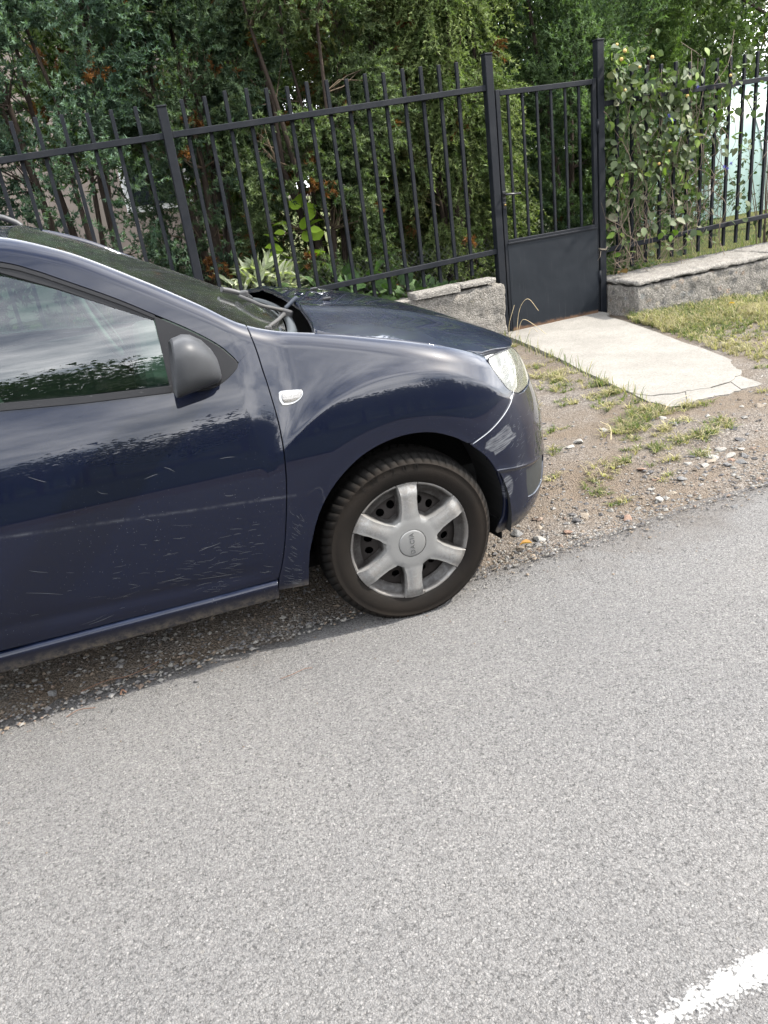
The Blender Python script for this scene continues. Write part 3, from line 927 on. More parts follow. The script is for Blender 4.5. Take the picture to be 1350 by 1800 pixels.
def bush(name, label, cat, c, r, n, size, a, b, singles=0, asp=1., stemn=8, group=None, mat=None, updir=.5, shell=.4):
    t = empty(name, (c[0], c[1], 0))
    tag(t, label, cat, group)
    u = nrmz(rng.normal(size=(n, 3))) * (rng.uniform(shell, 1, (n, 1)) ** .5)
    P = np.array(c) + u * np.array(r)
    P[:, 2] = np.maximum(P[:, 2], .06)
    D = nrmz(u * [1, 1, .5] + rng.normal(0, .5, (n, 3)) + [0, 0, .1])
    U = nrmz(rng.normal(0, .45, (n, 3)) + [0, -.45, updir + .3])
    leafy(name, t, P, D, U, size * rng.uniform(.6, 1.3, n), asp, mixcol(n, a, b), singles, mat)
    segs = []
    for _ in range(stemn):
        e = P[rng.integers(n)] - np.array([c[0], c[1], 0])
        segs.append((np.array([[rng.normal(0, .04), rng.normal(0, .04), 0], e * [.5, .5, .55], e]), [.008, .006, .003]))
    V, F = tubes_np(segs, 4)
    tag(ob('stems', npmesh('stems', V, F, True), M_TWIG, t), kind='stuff')
    return t

rng = np.random.default_rng(77)
# climbing plant on the right fence
cl = empty('climbing_plant', (5.1, 6.1, 0))
tag(cl, 'climber with oval grey green leaves sprawling over the fence beside the gate post', 'climbing plant')
def climb_pts(n):
    out = []
    while len(out) < n:
        x, z = rng.uniform(4.58, 6.25), rng.uniform(.45, 2.26)
        top = 2.12 + .10 * math.sin((x - 4.6) * 8) - .10 * max(0, x - 5.5)
        if z > top: continue
        d = 1.0 if z > 1.15 else .26
        if mnoise.noise(Vector((x * 3.1, z * 3.1, 2.))) < -.12: d *= .22
        if x > 5.5: d *= .6 if z > 1.25 else .25
        if x > 5.85: d *= .4
        if z > 1.95: d *= .55
        if rng.uniform() < d:
            out.append((x, z))
    a = np.array(out)
    y = 6.09 + rng.normal(0, .075, n)
    return np.stack([a[:, 0], y, a[:, 1]], 1)
n = 900
P = climb_pts(n)
D = nrmz(rng.normal(0, .75, (n, 3)) + [0, -.25, -.55])
U = nrmz(rng.normal(0, .5, (n, 3)) + [.1, -.8, .6])
C = mixcol(n, (.052, .078, .036), (.125, .155, .078))
q = rng.uniform(size=n)
C[q < .12] = mixcol((q < .12).sum(), (.11, .19, .03), (.20, .28, .06))
C[q > .93] = mixcol((q > .93).sum(), (.20, .21, .14), (.27, .27, .19))
leafy('climber_leaf', cl, P, D, U, rng.uniform(.045, .098, n), rng.uniform(.8, 1.2, n), C, 295)
segs = []
off = np.array([5.1, 6.1, 0])
for _ in range(46):
    x = rng.uniform(4.6, 5.9); z = rng.uniform(.3, .5); pts = []
    for s in range(9):
        pts.append((x, 6.12 + rng.normal(0, .05), z)); x += rng.normal(.01, .08); z += rng.uniform(.05, .28)
    segs.append((catmull(np.array(pts) - off, 4), np.full(33, rng.uniform(.0015, .0035))))
for _ in range(40):     # tangle of dry shoots low down
    x = rng.uniform(4.6, 5.7); z = rng.uniform(.33, .9)
    pts = np.array([(x + rng.normal(0, .09), 6.13 + rng.normal(0, .05), z + rng.normal(0, .08)) for _ in range(5)]) - off
    segs.append((catmull(pts, 5), np.full(21, .0014)))
V, F = tubes_np(segs, 4)
tag(ob('vine_stems', npmesh('vine_stems', V, F, True), simple_cache('vine_stem', (.15, .115, .085), .9, var=.4), cl), kind='stuff')
sh = MB().lathe([(0, .012), (.008, .010), (.013, .002), (.011, -.006), (.004, -.012), (0, -.013)], 'Z', 8).mesh('seed_head'); sh.materials.append(M_SEED)
spk = nrmz(rng.normal(size=(40, 3)) + [0, 0, .4]); 
V, F, _ = needles(np.zeros((40, 3)), spk, rng.uniform(.016, .026, 40), np.full(40, .005), np.ones((40, 3)))
fl_m = npmesh('flower_head', V, F); fl_m.materials.append(M_PETAL)
for (x, z) in [(4.72, 2.13), (4.68, 2.07), (4.80, 2.02), (4.64, 2.18), (4.86, 2.0), (4.98, 2.06), (4.72, 1.84), (5.28, 1.72), (5.4, 1.74), (5.05, 1.23), (5.86, 1.86), (5.95, 1.55), (5.20, 1.32)]:
    o = bpy.data.objects.new('seed_head', sh); o.location = (x - 5.1, -.06 + rng.normal(0, .02), z); o.rotation_euler = rng.uniform(-1, 1, 3); s = rng.uniform(.9, 1.4); o.scale = (s, s, s)
    COL.objects.link(o); o.parent = cl
for (x, z) in [(5.46, 1.80), (5.20, 1.56), (5.16, 1.60), (5.42, 1.22), (5.80, 1.12), (5.88, 1.14), (5.84, 1.10)]:
    o = bpy.data.objects.new('flower_head', fl_m); o.location = (x - 5.1, -.09, z); o.rotation_euler = rng.uniform(-1, 1, 3)
    COL.objects.link(o); o.parent = cl

bush('rose_bush', 'thin dark leaved bush inside the fence at the far right', 'shrub', (6.95, 6.6, .95), (.40, .3, .6), 260, .05, (.03, .055, .022), (.075, .115, .045), 80, .95, 12)
bush('shrub', 'light green ivy leaved shrub in the gap left of the gate', 'shrub', (4.25, 8.1, .85), (.45, .35, .75), 900, .06, (.10, .17, .05), (.22, .30, .10), 60, 1.1, 10)
bush('shrub', 'dark broad leaved shrub filling the gap behind the yellow green juniper', 'shrub', (4.2, 9.0, 1.9), (.8, .4, 1.3), 1100, .10, (.025, .05, .018), (.08, .12, .04), 0, .9, 10)
bush('shrub', 'broad leaved shrub between the junipers above the long fence', 'shrub', (1.75, 8.0, 2.1), (.55, .35, 1.0), 420, .11, (.05, .09, .03), (.12, .17, .055), 60, .55, 8)
bush('hosta', 'big leaved green plant behind the rail over the bonnet', 'plant', (2.15, 6.55, .42), (.75, .22, .32), 150, .15, (.04, .09, .028), (.10, .18, .055), 110, 1.15, 6)
bush('bean_plant', 'bright yellow green plant with heart shaped leaves behind the fence', 'plant', (1.92, 6.85, .95), (.20, .12, .38), 34, .13, (.20, .34, .02), (.30, .45, .05), 34, 1.2, 5)
# white edged plant: long narrow leaves
bush('variegated_plant', 'pale green plant with white edged narrow leaves behind the fence', 'plant', (1.50, 6.75, .58), (.34, .22, .34), 420, .15, (.30, .36, .20), (.60, .63, .46), 120, .38, 6, updir=.9)
bush('ground_ivy', 'low dark ivy at the foot of the long fence', 'plant', (2.75, 6.5, .35), (.6, .2, .22), 260, .07, (.03, .07, .02), (.08, .14, .04), 60, 1.1, 4)
# broadleaved tree top right
tr_ = empty('fruit_tree', (10.6, 9.0, 0))
tag(tr_, 'broad leaved tree with thick crooked limbs reaching in at the top right', 'tree')
segs = [(catmull([(0, 0, 0), (.05, 0, 1.2), (-.1, .05, 2.2), (.1, .1, 3.6), (.0, .1, 5)], 5), np.linspace(.16, .05, 21))]
V, F = tubes_np(segs, 9); ob('trunk', npmesh('trunk', V, F, True), M_BARK, tr_)
segs = [(catmull([(-.05, 0, 1.9), (-.9, -.4, 2.25), (-1.7, -.7, 2.55), (-2.1, -.8, 3.1), (-2.5, -.9, 3.7)], 5), np.linspace(.075, .025, 21)),
        (catmull([(-1.2, -.5, 2.4), (-1.55, -.75, 2.35), (-2.3, -.85, 2.65), (-2.9, -.8, 2.95)], 5), np.linspace(.035, .012, 16)),
        (catmull([(-1.9, -.75, 2.85), (-2.5, -.9, 2.8), (-3.1, -1., 3.1)], 5), np.linspace(.028, .01, 11)),
        (catmull([(0, 0, 2.6), (-.9, -.6, 3.2), (-1.6, -.9, 3.5)], 5), np.linspace(.05, .02, 11))]
for sg_ in segs:
    V, F = tubes_np([sg_], 7); ob('limb', npmesh('limb', V, F, True), M_BARK, tr_)
n = 4200
P = np.concatenate([rng.normal(0, 1, (n, 3)) * [1.0, .5, .6] + [9.0, 8.3, 3.15]])
D = nrmz(rng.normal(0, .7, (n, 3)) + [0, -.1, -.4]); U = nrmz(rng.normal(0, .5, (n, 3)) + [0, -.4, .8])
leafy('tree_leaf', tr_, P, D, U, rng.uniform(.05, .09, n), 1.0, mixcol(n, (.045, .075, .025), (.12, .17, .06)), 0)
tr_.children[-1].name = 'crown'

# ---- garden house and tunnel seen through the hedge -----------------
def m_plaster():
    t = T('pinkish_plaster')
    f = t.noise(3, 6, .6)
    return t.done(t.bsdf(t.mix(f, (.28, .225, .19), (.37, .31, .27)), .9, Normal=t.bump(t.noise(70, 4), .3, .004)))
hs = empty('house', (-1.5, 14, 0))
tag(hs, 'pinkish plastered house glimpsed through the junipers at left', 'house')
MB().box((0, 3, 2.4), (9.6, 6, 4.8), .02).build('wall', m_plaster(), hs)
MB().box((0, 3, 4.95), (10.4, 6.9, .26), .02).build('roof', simple('roof_tiles', (.22, .08, .05), .85), hs)
wf = MB().box((3.2, -.02, 2.0), (1.1, .08, 1.2), .01).build('window', simple('white_frame', (.75, .75, .73), .5), hs)
MB().box((3.2, -.07, 2.0), (.9, .02, 1.0), .0).build('pane', simple('dark_glass', (.02, .025, .03), .05), wf)
dr = MB().box((4.35, -.03, 1.0), (.86, .06, 2.0), .01).build('door', simple('brown_door', (.075, .028, .02), .6), hs)
MB().lathe([(0, 0), (.03, 0), (.03, -.05), (0, -.05)], 'Y', 10, (4.02, -.06, 1.0)).build('handle', M_BRASS, dr)
def m_sheetfilm():
    t = T('mint_film')
    f = t.noise(2.5, 4, .5, vec=t.map((3, 3, .4)))
    c = t.mix(f, (.27, .42, .38), (.44, .55, .52))
    b = t.bsdf(c, .3)
    tr = t.n('BsdfTranslucent', {'Color': c}).outputs[0]
    return t.done(t.n('MixShader', {0: .4, 1: b, 2: tr}).outputs[0])
tn = empty('garden_tunnel', (11.4, 11.2, 0))
tag(tn, 'pale mint plastic garden tunnel showing behind the right fence', 'greenhouse')
prof = [(math.cos(a), math.sin(a)) for a in np.linspace(0, math.pi, 19)]
V = []; m = 30
for i in range(m + 1):
    x = -2.2 + 4.8 * i / m
    s = 1 + .012 * math.cos(i * 2 * math.pi / 5)
    for cx_, sz in prof:
        V.append((x, 1.2 + 1.3 * cx_ * s, 2.2 * max(0, sz) ** .75 * s))
i = np.arange((m + 1) * 19).reshape(m + 1, 19)
F = [np.stack([i[:-1, :-1], i[1:, :-1], i[1:, 1:], i[:-1, 1:]], -1).reshape(-1, 4), i[0][None, ::-1], i[-1][None]]
M_FILM = m_sheetfilm()
ob('cover', npmesh('cover', V, F, True), M_FILM, tn)
hm = MB().tube([(0, 1.2 + 1.32 * c, 2.23 * max(0, s) ** .75) for c, s in prof], .018, 6).mesh('hoop'); hm.materials.append(simple('hoop_pipe', (.55, .58, .57), .5))
for k in range(5):
    o = bpy.data.objects.new('hoop', hm); o.location = (-2.2 + 1.2 * k, 0, 0); COL.objects.link(o); o.parent = tn

# ---- woods and hill across the road (seen mirrored in paint and glass)
hx = np.linspace(-400, 400, 60)
hill = gridmesh('hill', hx, np.linspace(-330, -90, 14), lambda x, y: np.sin(np.clip((-y - 90) / 240, 0, 1) * np.pi / 2) * (26 + 9 * np.sin(x * .013 + 1) + 5 * np.sin(x * .037)) + .02)
tag(ob('hill', hill, m_lawn('wooded_slope', (.018, .032, .012), (.04, .06, .02))), kind='structure')
rng = np.random.default_rng(5)
V = []; F = []; C = []; nb_ = 0
segs = []
Pn, Dn, Sn, Cn = [], [], [], []
for k in range(190):
    x = rng.uniform(-95, 95); y = rng.uniform(-58, -25); hgt = rng.uniform(6, 13) * (1. if y < -32 else .85)
    nleaf = 620
    u = nrmz(rng.normal(size=(nleaf, 3))) * rng.uniform(.3, 1, (nleaf, 1)) ** .5
    lob = rng.normal(0, .35, (7, 3)) * [hgt * .45, hgt * .3, hgt * .3]
    pick = lob[rng.integers(7, size=nleaf)]
    Pn.append(np.array([x, y, hgt * .52]) + pick * [1, 1, 1.1] + u * hgt * .24)
    Cn.append(mixcol(nleaf, (.025, .045, .016), (.06, .09, .03)) * rng.uniform(.8, 1.2))
    Sn.append(rng.uniform(.18, .5, nleaf))
    segs.append((np.array([[x, y, 0], [x + .1, y, hgt * .4], [x, y, hgt * .75]]), [.16, .12, .05]))
Pn = np.concatenate(Pn); Sn = np.concatenate(Sn); Cn = np.concatenate(Cn); k = len(Pn)
V, Fl, Cc = needles(Pn, nrmz(rng.normal(size=(k, 3))), Sn * 1.3, Sn, Cn)
o = ob('distant_woods', npmesh('distant_woods', V, Fl, False, Cc), M_LEAF)
tag(o, 'dark broadleaved wood beyond the field across the road', 'wood', kind='stuff')
V, F = tubes_np(segs, 5); o = ob('distant_trunks', npmesh('distant_trunks', V, F, True), M_BARK)
tag(o, kind='stuff'); o.name = 'distant_tree_trunks'
# ================================================================== CAR: body surface
def pchip(xs,ys):
    xs=np.asarray(xs,float);ys=np.asarray(ys,float);h=np.diff(xs);d=np.diff(ys)/h
    m=np.zeros(len(xs))
    for i in range(1,len(xs)-1):
        if d[i-1]*d[i]>0:
            w1=2*h[i]+h[i-1];w2=h[i]+2*h[i-1];m[i]=(w1+w2)/(w1/d[i-1]+w2/d[i])
    m[0]=d[0];m[-1]=d[-1]
    def f(x):
        x=np.asarray(x,float);xc=np.clip(x,xs[0],xs[-1]);i=np.clip(np.searchsorted(xs,xc)-1,0,len(h)-1)
        t=(xc-xs[i])/h[i]
        return ((1+2*t)*(1-t)**2*ys[i]+t*(1-t)**2*h[i]*m[i]+t*t*(3-2*t)*ys[i+1]+t*t*(t-1)*h[i]*m[i+1])
    return f
def sstep(a,b,x):  # works for a>b too
    t=np.clip((x-a)/(b-a),0,1);return t*t*(3-2*t)
f_T=pchip([.10,.15,.24,.30,.34,.45,.55,.68,.76,.82,.90,.96,1.0,1.05,1.12,1.2,1.3,1.4,1.48],
          [.06,.035,.02,.009,.004,0,.002,.012,.022,.032,.053,.073,.088,.106,.125,.150,.185,.225,.28])
f_A=pchip([.10,.16,.20,.25,.3,.42,.52,.594,.678,.72,.77,.836,.9,1.0,1.15],[.60,.75,.85,.902,.916,.92,.915,.90,.872,.858,.835,.79,.75,.72,.70])
f_top=pchip([-3.26,-3.2,-3.05,-2.8,-2.2,-1.7,-1.3,-1.02,-.863,-.66,-.515,-.40,-.30,-.19,-.05,.13,.29,.38,.46,.60],
            [.90,1.15,1.33,1.41,1.46,1.475,1.465,1.432,1.376,1.262,1.170,1.093,1.054,1.029,.994,.945,.891,.851,.805,.70])
def inset(x,z):
    a=f_A(z);t=np.clip((x+.1)/a,0,1);r=np.clip((-2.36-x)/.9,0,1)
    return 1-(1-t**4)**.665+ (1-(1-r**4)**.7)
def Yi(x,z,roll=True):
    x=np.asarray(x,float);z=np.asarray(z,float)
    T=f_T(z)
    y=-.025+T+(.866-T)*inset(x,z)
    r=np.hypot(x-.02,z-.30)
    fx=sstep(-.46,-.28,x)*(1-sstep(.40,.52,x))
    e=.004*np.log1p(np.exp(np.clip((r-.575)/.004,-40,40)))
    G=.030*(1-np.exp(-e/.05))
    y=y+G*fx*sstep(.55,.78,z)
    zl=.475-.21*np.maximum(x-.35,0)
    y=y-.0035*np.exp(-((z-zl)/.006)**2)*(x>.25)+.005*sstep(zl+.004,zl-.012,z)*sstep(.3,.4,x)
    y=y+.0035*(1-sstep(.385,.45,r))*(x>-.6)
    if roll:
        R=.045;q=np.clip(1-(f_top(x)-z)/R,0,1.045)
        y=y+.042*(1-np.sqrt(1-(.95*q)**2))
    return y
# ---- materials
def m_paint_car():
    t = T('navy_paint')
    x, y, z = t.xyz()
    # road dust thickening low down, streaked
    zz = t.ramp(t.math('MULTIPLY_ADD', z, -1.9, 1.42), [(.0, 0.), (.5, .25), (1, 1.)])
    side = t.math('LESS_THAN', y, .30)
    dustn = t.math('MULTIPLY', t.ramp(t.noise(5, 6, .7, vec=t.map((1, 1, .55))), [(.30, .25), (.7, 1.)]), t.ramp(t.noise(26, 4, .6, vec=t.map((1, 1, .10))), [(.3, .55), (.7, 1.)]))
    dust = t.math('MULTIPLY', zz, dustn)
    base = (.0001, .0012, .0068)
    c = t.mix(t.math('MULTIPLY', dust, .022), base, (.05, .05, .055))
    # grey-blue film on up-facing metal
    nz_ = t.xyz(t.tc.outputs['Normal'])[2]
    film = t.math('MULTIPLY', t.ramp(nz_, [(.55, 0.), (.95, 1.)]), t.ramp(t.noise(6, 6, .7), [(.35, .1), (.7, 1.)]))
    c = t.mix(t.math('MULTIPLY', film, .16), c, (.03, .045, .085))
    # fine specks
    v = t.vor(160)
    rnd = t.n('SeparateColor', {0: v.outputs['Color']}).outputs[0]
    sp = t.math('MULTIPLY', t.math('LESS_THAN', v.outputs['Distance'], .16), t.math('GREATER_THAN', rnd, .80))
    sp = t.math('MULTIPLY', sp, t.ramp(z, [(.45, 1.), (.85, .15)]))
    sp = t.math('MULTIPLY', sp, t.ramp(t.noise(4, 4), [(.42, 0.), (.6, 1.)]))
    # one long line along the door
    ln = t.math('ABSOLUTE', t.math('SUBTRACT', t.math('MULTIPLY_ADD', x, -.093, .541), z))
    ln = t.math('MULTIPLY', t.ramp(ln, [(.0015, 1.), (.005, 0.)]), t.ramp(t.noise(30, 4, .7), [(.42, .1), (.6, .75)]))
    ln = t.math('MULTIPLY', ln, t.math('LESS_THAN', x, -.36))
    # scuffs on the bumper corner
    sn = t.noise(1., 3, .6, vec=t.comb(t.math('MULTIPLY_ADD', z, -20., t.math('MULTIPLY', x, 22.)), t.math('MULTIPLY_ADD', x, -30., t.math('MULTIPLY', z, 190.)), 0.))
    dx1 = t.math('ABSOLUTE', t.math('DIVIDE', t.math('SUBTRACT', x, .372), .072))
    dz1 = t.math('ABSOLUTE', t.math('DIVIDE', t.math('SUBTRACT', t.math('MULTIPLY_ADD', x, -.35, z), .449), .036))
    dd1 = t.math('ABSOLUTE', t.math('DIVIDE', t.math('SUBTRACT', t.math('MULTIPLY_ADD', x, 1.1, z), .985), .085))
    e1 = t.math('SUBTRACT', 1., t.math('MAXIMUM', dx1, t.math('MAXIMUM', dz1, dd1)))
    e1 = t.math('ADD', e1, t.math('MULTIPLY', t.math('SUBTRACT', t.noise(34, 3), .5), .5))
    sc = t.math('MULTIPLY', t.ramp(e1, [(.04, 0.), (.12, 1.)]), t.ramp(sn, [(.36, .06), (.62, .45)]))
    e2 = t.math('SUBTRACT', 1., t.math('ADD', t.math('POWER', t.math('DIVIDE', t.math('SUBTRACT', x, .385), .03), 2.), t.math('POWER', t.math('DIVIDE', t.math('SUBTRACT', z, .40), .05), 2.)))
    sc = t.math('MAXIMUM', sc, t.math('MULTIPLY', t.math('MULTIPLY', t.ramp(e2, [(.1, 0.), (.4, .6)]), t.ramp(sn, [(.4, .0), (.6, .8)])), .8))
    e3 = t.math('MULTIPLY', t.ramp(x, [(.585, 0.), (.63, 1.)]), t.math('MULTIPLY', t.ramp(t.math('ABSOLUTE', t.math('SUBTRACT', z, .53)), [(.04, 1.), (.11, 0.)]), t.ramp(t.noise(34, 5, .75, vec=t.map((1, 1, 2.2))), [(.52, 0.), (.64, .8)])))
    sc = t.math('MAXIMUM', sc, e3)
    marks = t.math('MAXIMUM', t.math('MULTIPLY', sp, .5), t.math('MAXIMUM', t.math('MULTIPLY', ln, .20), sc))
    marks = t.math('MULTIPLY', marks, t.math('LESS_THAN', nz_, .8))
    c = t.mix(marks, c, (.14, .145, .152))
    # mud caked on the lower lip
    mud = t.math('MULTIPLY', t.ramp(z, [(.235, 1.), (.275, 0.)]), t.ramp(t.noise(40, 5, .7), [(.4, .2), (.6, 1.)]))
    c = t.mix(t.math('MULTIPLY', mud, .75), c, (.08, .068, .052))
    rough = t.math('ADD', .38, t.math('MULTIPLY', dust, .3))
    coat = t.math('SUBTRACT', 1.0, t.math('MAXIMUM', t.math('MULTIPLY', dust, .35), t.math('MAXIMUM', marks, mud)), clamp=True)
    cro = t.math('MULTIPLY_ADD', dust, .10, .010)
    wav = t.bump(t.noise(4.5, 2, .4), .014, .02)
    return t.done(t.bsdf(c, rough, full=1, Coat_Weight=coat, Coat_Roughness=cro, Coat_IOR=1.40, Coat_Normal=wav, Specular_IOR_Level=.12))
M_NAVY = m_paint_car()

def m_trim(name, a, b, rough=.5):
    t = T(name)
    f = t.noise(12, 6, .65)
    c = t.mix(f, a, b)
    sc = t.ramp(t.noise(30, 5, .7, vec=t.map((1, 1, 4), (0, .3, 0))), [(.66, 0.), (.72, .5)])
    c = t.mix(sc, c, (.11, .11, .11))
    return t.done(t.bsdf(c, t.math('MULTIPLY_ADD', f, .15, rough - .05), Normal=t.bump(t.noise(500, 2), .12, .0008), Specular_IOR_Level=.22))
M_TRIM = m_trim('grey_trim_plastic', (.008, .008, .009), (.014, .014, .0152), .45)
M_MIRR = m_trim('weathered_grey_plastic', (.030, .0315, .034), (.050, .0515, .055), .40)
M_DARK = simple('underbody_black', (.006, .006, .006), .9, spec=.1)
M_LINER = simple('arch_liner', (.012, .012, .012), .8, var=.4, scale=25)
M_SEATC = simple('seat_cloth', (.035, .036, .04), .9, var=.3, scale=120)
M_DASH = simple('dashboard', (.045, .046, .05), .6)
M_LITE = simple('pale_interior_trim', (.33, .33, .33), .7)

def m_glass(name, tint, refl=1.0, dirt=.0, ior=1.5, gr=.012, dcol=(.19, .18, .16), cov=.50):
    t = T(name)
    fr = t.n('Fresnel', {'IOR': ior}).outputs[0]
    g = t.n('BsdfGlossy', {'Color': (1, 1, 1), 'Roughness': gr}).outputs[0]
    tr = t.n('BsdfTransparent', {'Color': tint}).outputs[0]
    m = t.n('MixShader', {0: t.math('MULTIPLY', fr, refl, clamp=True), 1: tr, 2: g}).outputs[0]
    if dirt:
        d = t.math('MULTIPLY', t.ramp(t.noise(38, 6, .75, vec=t.map((1, 1, 1))), [(cov, .10), (cov + .25, 1.)]), dirt)
        df = t.n('BsdfDiffuse', {'Color': dcol}).outputs[0]
        m = t.n('MixShader', {0: d, 1: m, 2: df}).outputs[0]
    return t.done(m)
M_GLASS = m_glass('side_glass', (.40, .58, .49), 1.75, .012)
M_WSCR = m_glass('screen_glass', (.52, .70, .58), 2.7, .12, gr=.11, dcol=(.13, .16, .13))  # greenish film in the colour imitates foliage mirrored in the screen
M_CLEAR = m_glass('lamp_lens', (.97, .98, .95), 1.3, .26, dcol=(.20, .20, .165), cov=.10)
M_MIRGL = simple('mirror_glass', (.85, .9, .95), .02, 1.0, var=0)
M_CHROME = simple('bright_reflector', (.30, .30, .295), .25, 1.0, var=.04)
M_LAMPIN = simple('lamp_bowl', (.55, .55, .52), .4, .3, var=.06)
M_SILV = None

car = empty('parked_car', (.838, 2.207, 0), R(-4))
tag(car, 'dark navy blue hatchback with scratched bumper parked half on the gravel verge', 'car')
CL = .84        # lateral distance from the near tyre wall to the centre line

# ---- panels cut from one surface
def resample(P, step):
    P = np.asarray(P, float); out = []
    for a, b in zip(P, np.roll(P, -1, 0)):
        k = max(1, int(math.ceil(np.linalg.norm(b - a) / step)))
        out.append(a + (b - a) * (np.arange(k) / k)[:, None])
    return np.concatenate(out)
def inside(P, poly):
    x, y = P[:, 0], P[:, 1]; r = np.zeros(len(P), bool)
    for (x0, y0), (x1, y1) in zip(poly, np.roll(poly, -1, 0)):
        if y0 == y1: continue
        c = ((y0 > y) != (y1 > y)) & (x < (x1 - x0) * (y - y0) / (y1 - y0) + x0)
        r ^= c
    return r
def bdist(P, B):
    d = np.full(len(P), 9.)
    for s in range(0, len(P), 400):
        d[s:s + 400] = np.sqrt(((P[s:s + 400, None] - B[None]) ** 2).sum(-1).min(1))
    return d
def sheet(name, outline, f, mat, parent=None, holes=(), step=.014, extra=None, thick=.014, out=(0, -1, 0), mirror=None, eps=.0005, edge=.004, kind=None):
    """triangulates a flat outline, lifts it on to the surface f(u, v), gives it exact normals and a folded edge"""
    parent = parent or car
    B = [resample(outline, step * .6)] + [resample(h, step * .6) for h in holes]
    allB = np.concatenate(B)
    lo, hi = allB.min(0), allB.max(0)
    gx_, gy2 = np.meshgrid(np.arange(lo[0], hi[0], step), np.arange(lo[1], hi[1], step))
    gx_[::2] += step / 2
    G = np.stack([gx_.ravel(), gy2.ravel()], 1)
    G = G[inside(G, B[0])]
    for h in B[1:]:
        G = G[~inside(G, h)]
    G = G[bdist(G, allB) > step * .45]
    if extra is not None and len(extra):
        E = np.asarray(extra, float); E = E[inside(E, B[0])]
        for h in B[1:]: E = E[~inside(E, h)]
        if len(E):
            E = E[bdist(E, allB) > .0008]
            G = G[bdist(G, E) > step * .35]
            G = np.concatenate([G, E])
    pts = np.concatenate([allB, G]); edges = []; k = 0
    for b in B:
        n = len(b); edges += [(k + i, k + (i + 1) % n) for i in range(n)]; k += n
    vs, es, fs, ov, oe, of = delaunay_2d_cdt([Vector(p) for p in pts], edges, [], 1 if not holes else 1, 1e-6)
    U = np.array([tuple(v) for v in vs]); Fa = np.array([tuple(q) for q in fs if len(q) == 3])
    if holes:
        cen = U[Fa].mean(1); kp = np.ones(len(Fa), bool)
        for h in B[1:]: kp &= ~inside(cen, h)
        Fa = Fa[kp]
    P = f(U[:, 0], U[:, 1])
    e = eps
    du = f(U[:, 0] + e, U[:, 1]) - f(U[:, 0] - e, U[:, 1]); dv = f(U[:, 0], U[:, 1] + e) - f(U[:, 0], U[:, 1] - e)
    N = nrmz(np.cross(du, dv)); o3 = np.array(out, float)
    sgn = np.sign((N.mean(0) * o3).sum()); N *= sgn
    # winding
    q = P[Fa]; fn = np.cross(q[:, 1] - q[:, 0], q[:, 2] - q[:, 0]); flip = (fn * N[Fa].mean(1)).sum(1) < 0
    Fa[flip] = Fa[flip][:, ::-1]
    # boundary
    ed = {}
    for t3 in Fa:
        for a, b in ((t3[0], t3[1]), (t3[1], t3[2]), (t3[2], t3[0])):
            if (b, a) in ed: ed.pop((b, a))
            else: ed[(a, b)] = 1
    n0 = len(P); idx = {}; V = [P]; NN = [N]; R0 = []
    bl = []
    for a, b in ed:
        for v in (a, b):
            if v not in idx: idx[v] = len(bl); bl.append(v)
    bl = np.array(bl)
    tang = np.zeros((len(bl), 3))
    for a, b in ed:
        d = P[b] - P[a]; tang[idx[a]] += d; tang[idx[b]] += d
    tang = nrmz(tang); outw = nrmz(np.cross(tang, N[bl]))
    r1 = P[bl] + outw * edge * .25 - N[bl] * edge * .3
    r2 = P[bl] + outw * edge * .3 - N[bl] * thick
    V += [r1, r2]; NN += [nrmz(N[bl] + outw), outw]
    m = len(bl); quads = []
    for a, b in ed:
        i, j = idx[a], idx[b]
        quads.append((b, a, n0 + i, n0 + j)); quads.append((n0 + j, n0 + i, n0 + m + i, n0 + m + j))
    V = np.concatenate(V); NN = np.concatenate(NN); quads = np.array(quads)
    if mirror == 'join':
        k = len(V); V2 = V * [1, -1, 1] + [0, 2 * CL, 0]
        V = np.concatenate([V, V2]); NN = np.concatenate([NN, NN * [1, -1, 1]])
        Fa = np.concatenate([Fa, Fa[:, ::-1] + k]); quads = np.concatenate([quads, quads[:, ::-1] + k])
    def mk(V, NN, Fa, quads, par):
        me = npmesh(name, V, [Fa, quads], True)
        me.normals_split_custom_set_from_vertices([tuple(x) for x in NN])
        o = ob(name, me, mat, par)
        if kind: o['kind'] = kind
        return o
    o = mk(V, NN, Fa, quads, parent)
    if mirror == 'copy':
        mk(V * [1, -1, 1] + [0, 2 * CL, 0], NN * [1, -1, 1], Fa[:, ::-1], quads[:, ::-1], car)
    return o
def S(off=0., roll=True):
    return lambda x, z: np.stack([x, Yi(x, z, roll) + off, z], -1)

topline = lambda x0, x1, n=40, d=0.: np.stack([np.linspace(x0, x1, n), f_top(np.linspace(x0, x1, n)) - d], 1)
rows = np.concatenate([topline(-3.2, .45, 420, d) for d in (.0012, .003, .005, .0075, .0105, .014, .018, .0225, .0275, .033, .039, .046, .054, .063)])
crs = np.concatenate([np.stack([.02 + r_ * np.cos(a), .30 + r_ * np.sin(a)], 1) for r_ in (.565, .571, .575, .579, .585, .594) for a in [np.linspace(R(30), R(160), 240)]])
gap = catmull([(-.392, 1.088), (-.388, 1.059), (-.382, 1.015), (-.378, .962), (-.373, .911), (-.367, .801), (-.372, .707), (-.386, .6), (-.418, .453), (-.442, .367), (-.466, .300), (-.476, .250)], 5)
arch = catmull([(-.372, .247), (-.360, .334), (-.343, .395), (-.300, .494), (-.231, .581), (-.125, .653), (-.005, .683), (.100, .677), (.185, .642), (.246, .600)], 5)
bgap = catmull([(.252, .600), (.323, .626), (.379, .652), (.428, .681), (.462, .712)], 5)
hlow = catmull([(.458, .714), (.435, .737), (.408, .780), (.392, .812), (.385, .838)], 4)
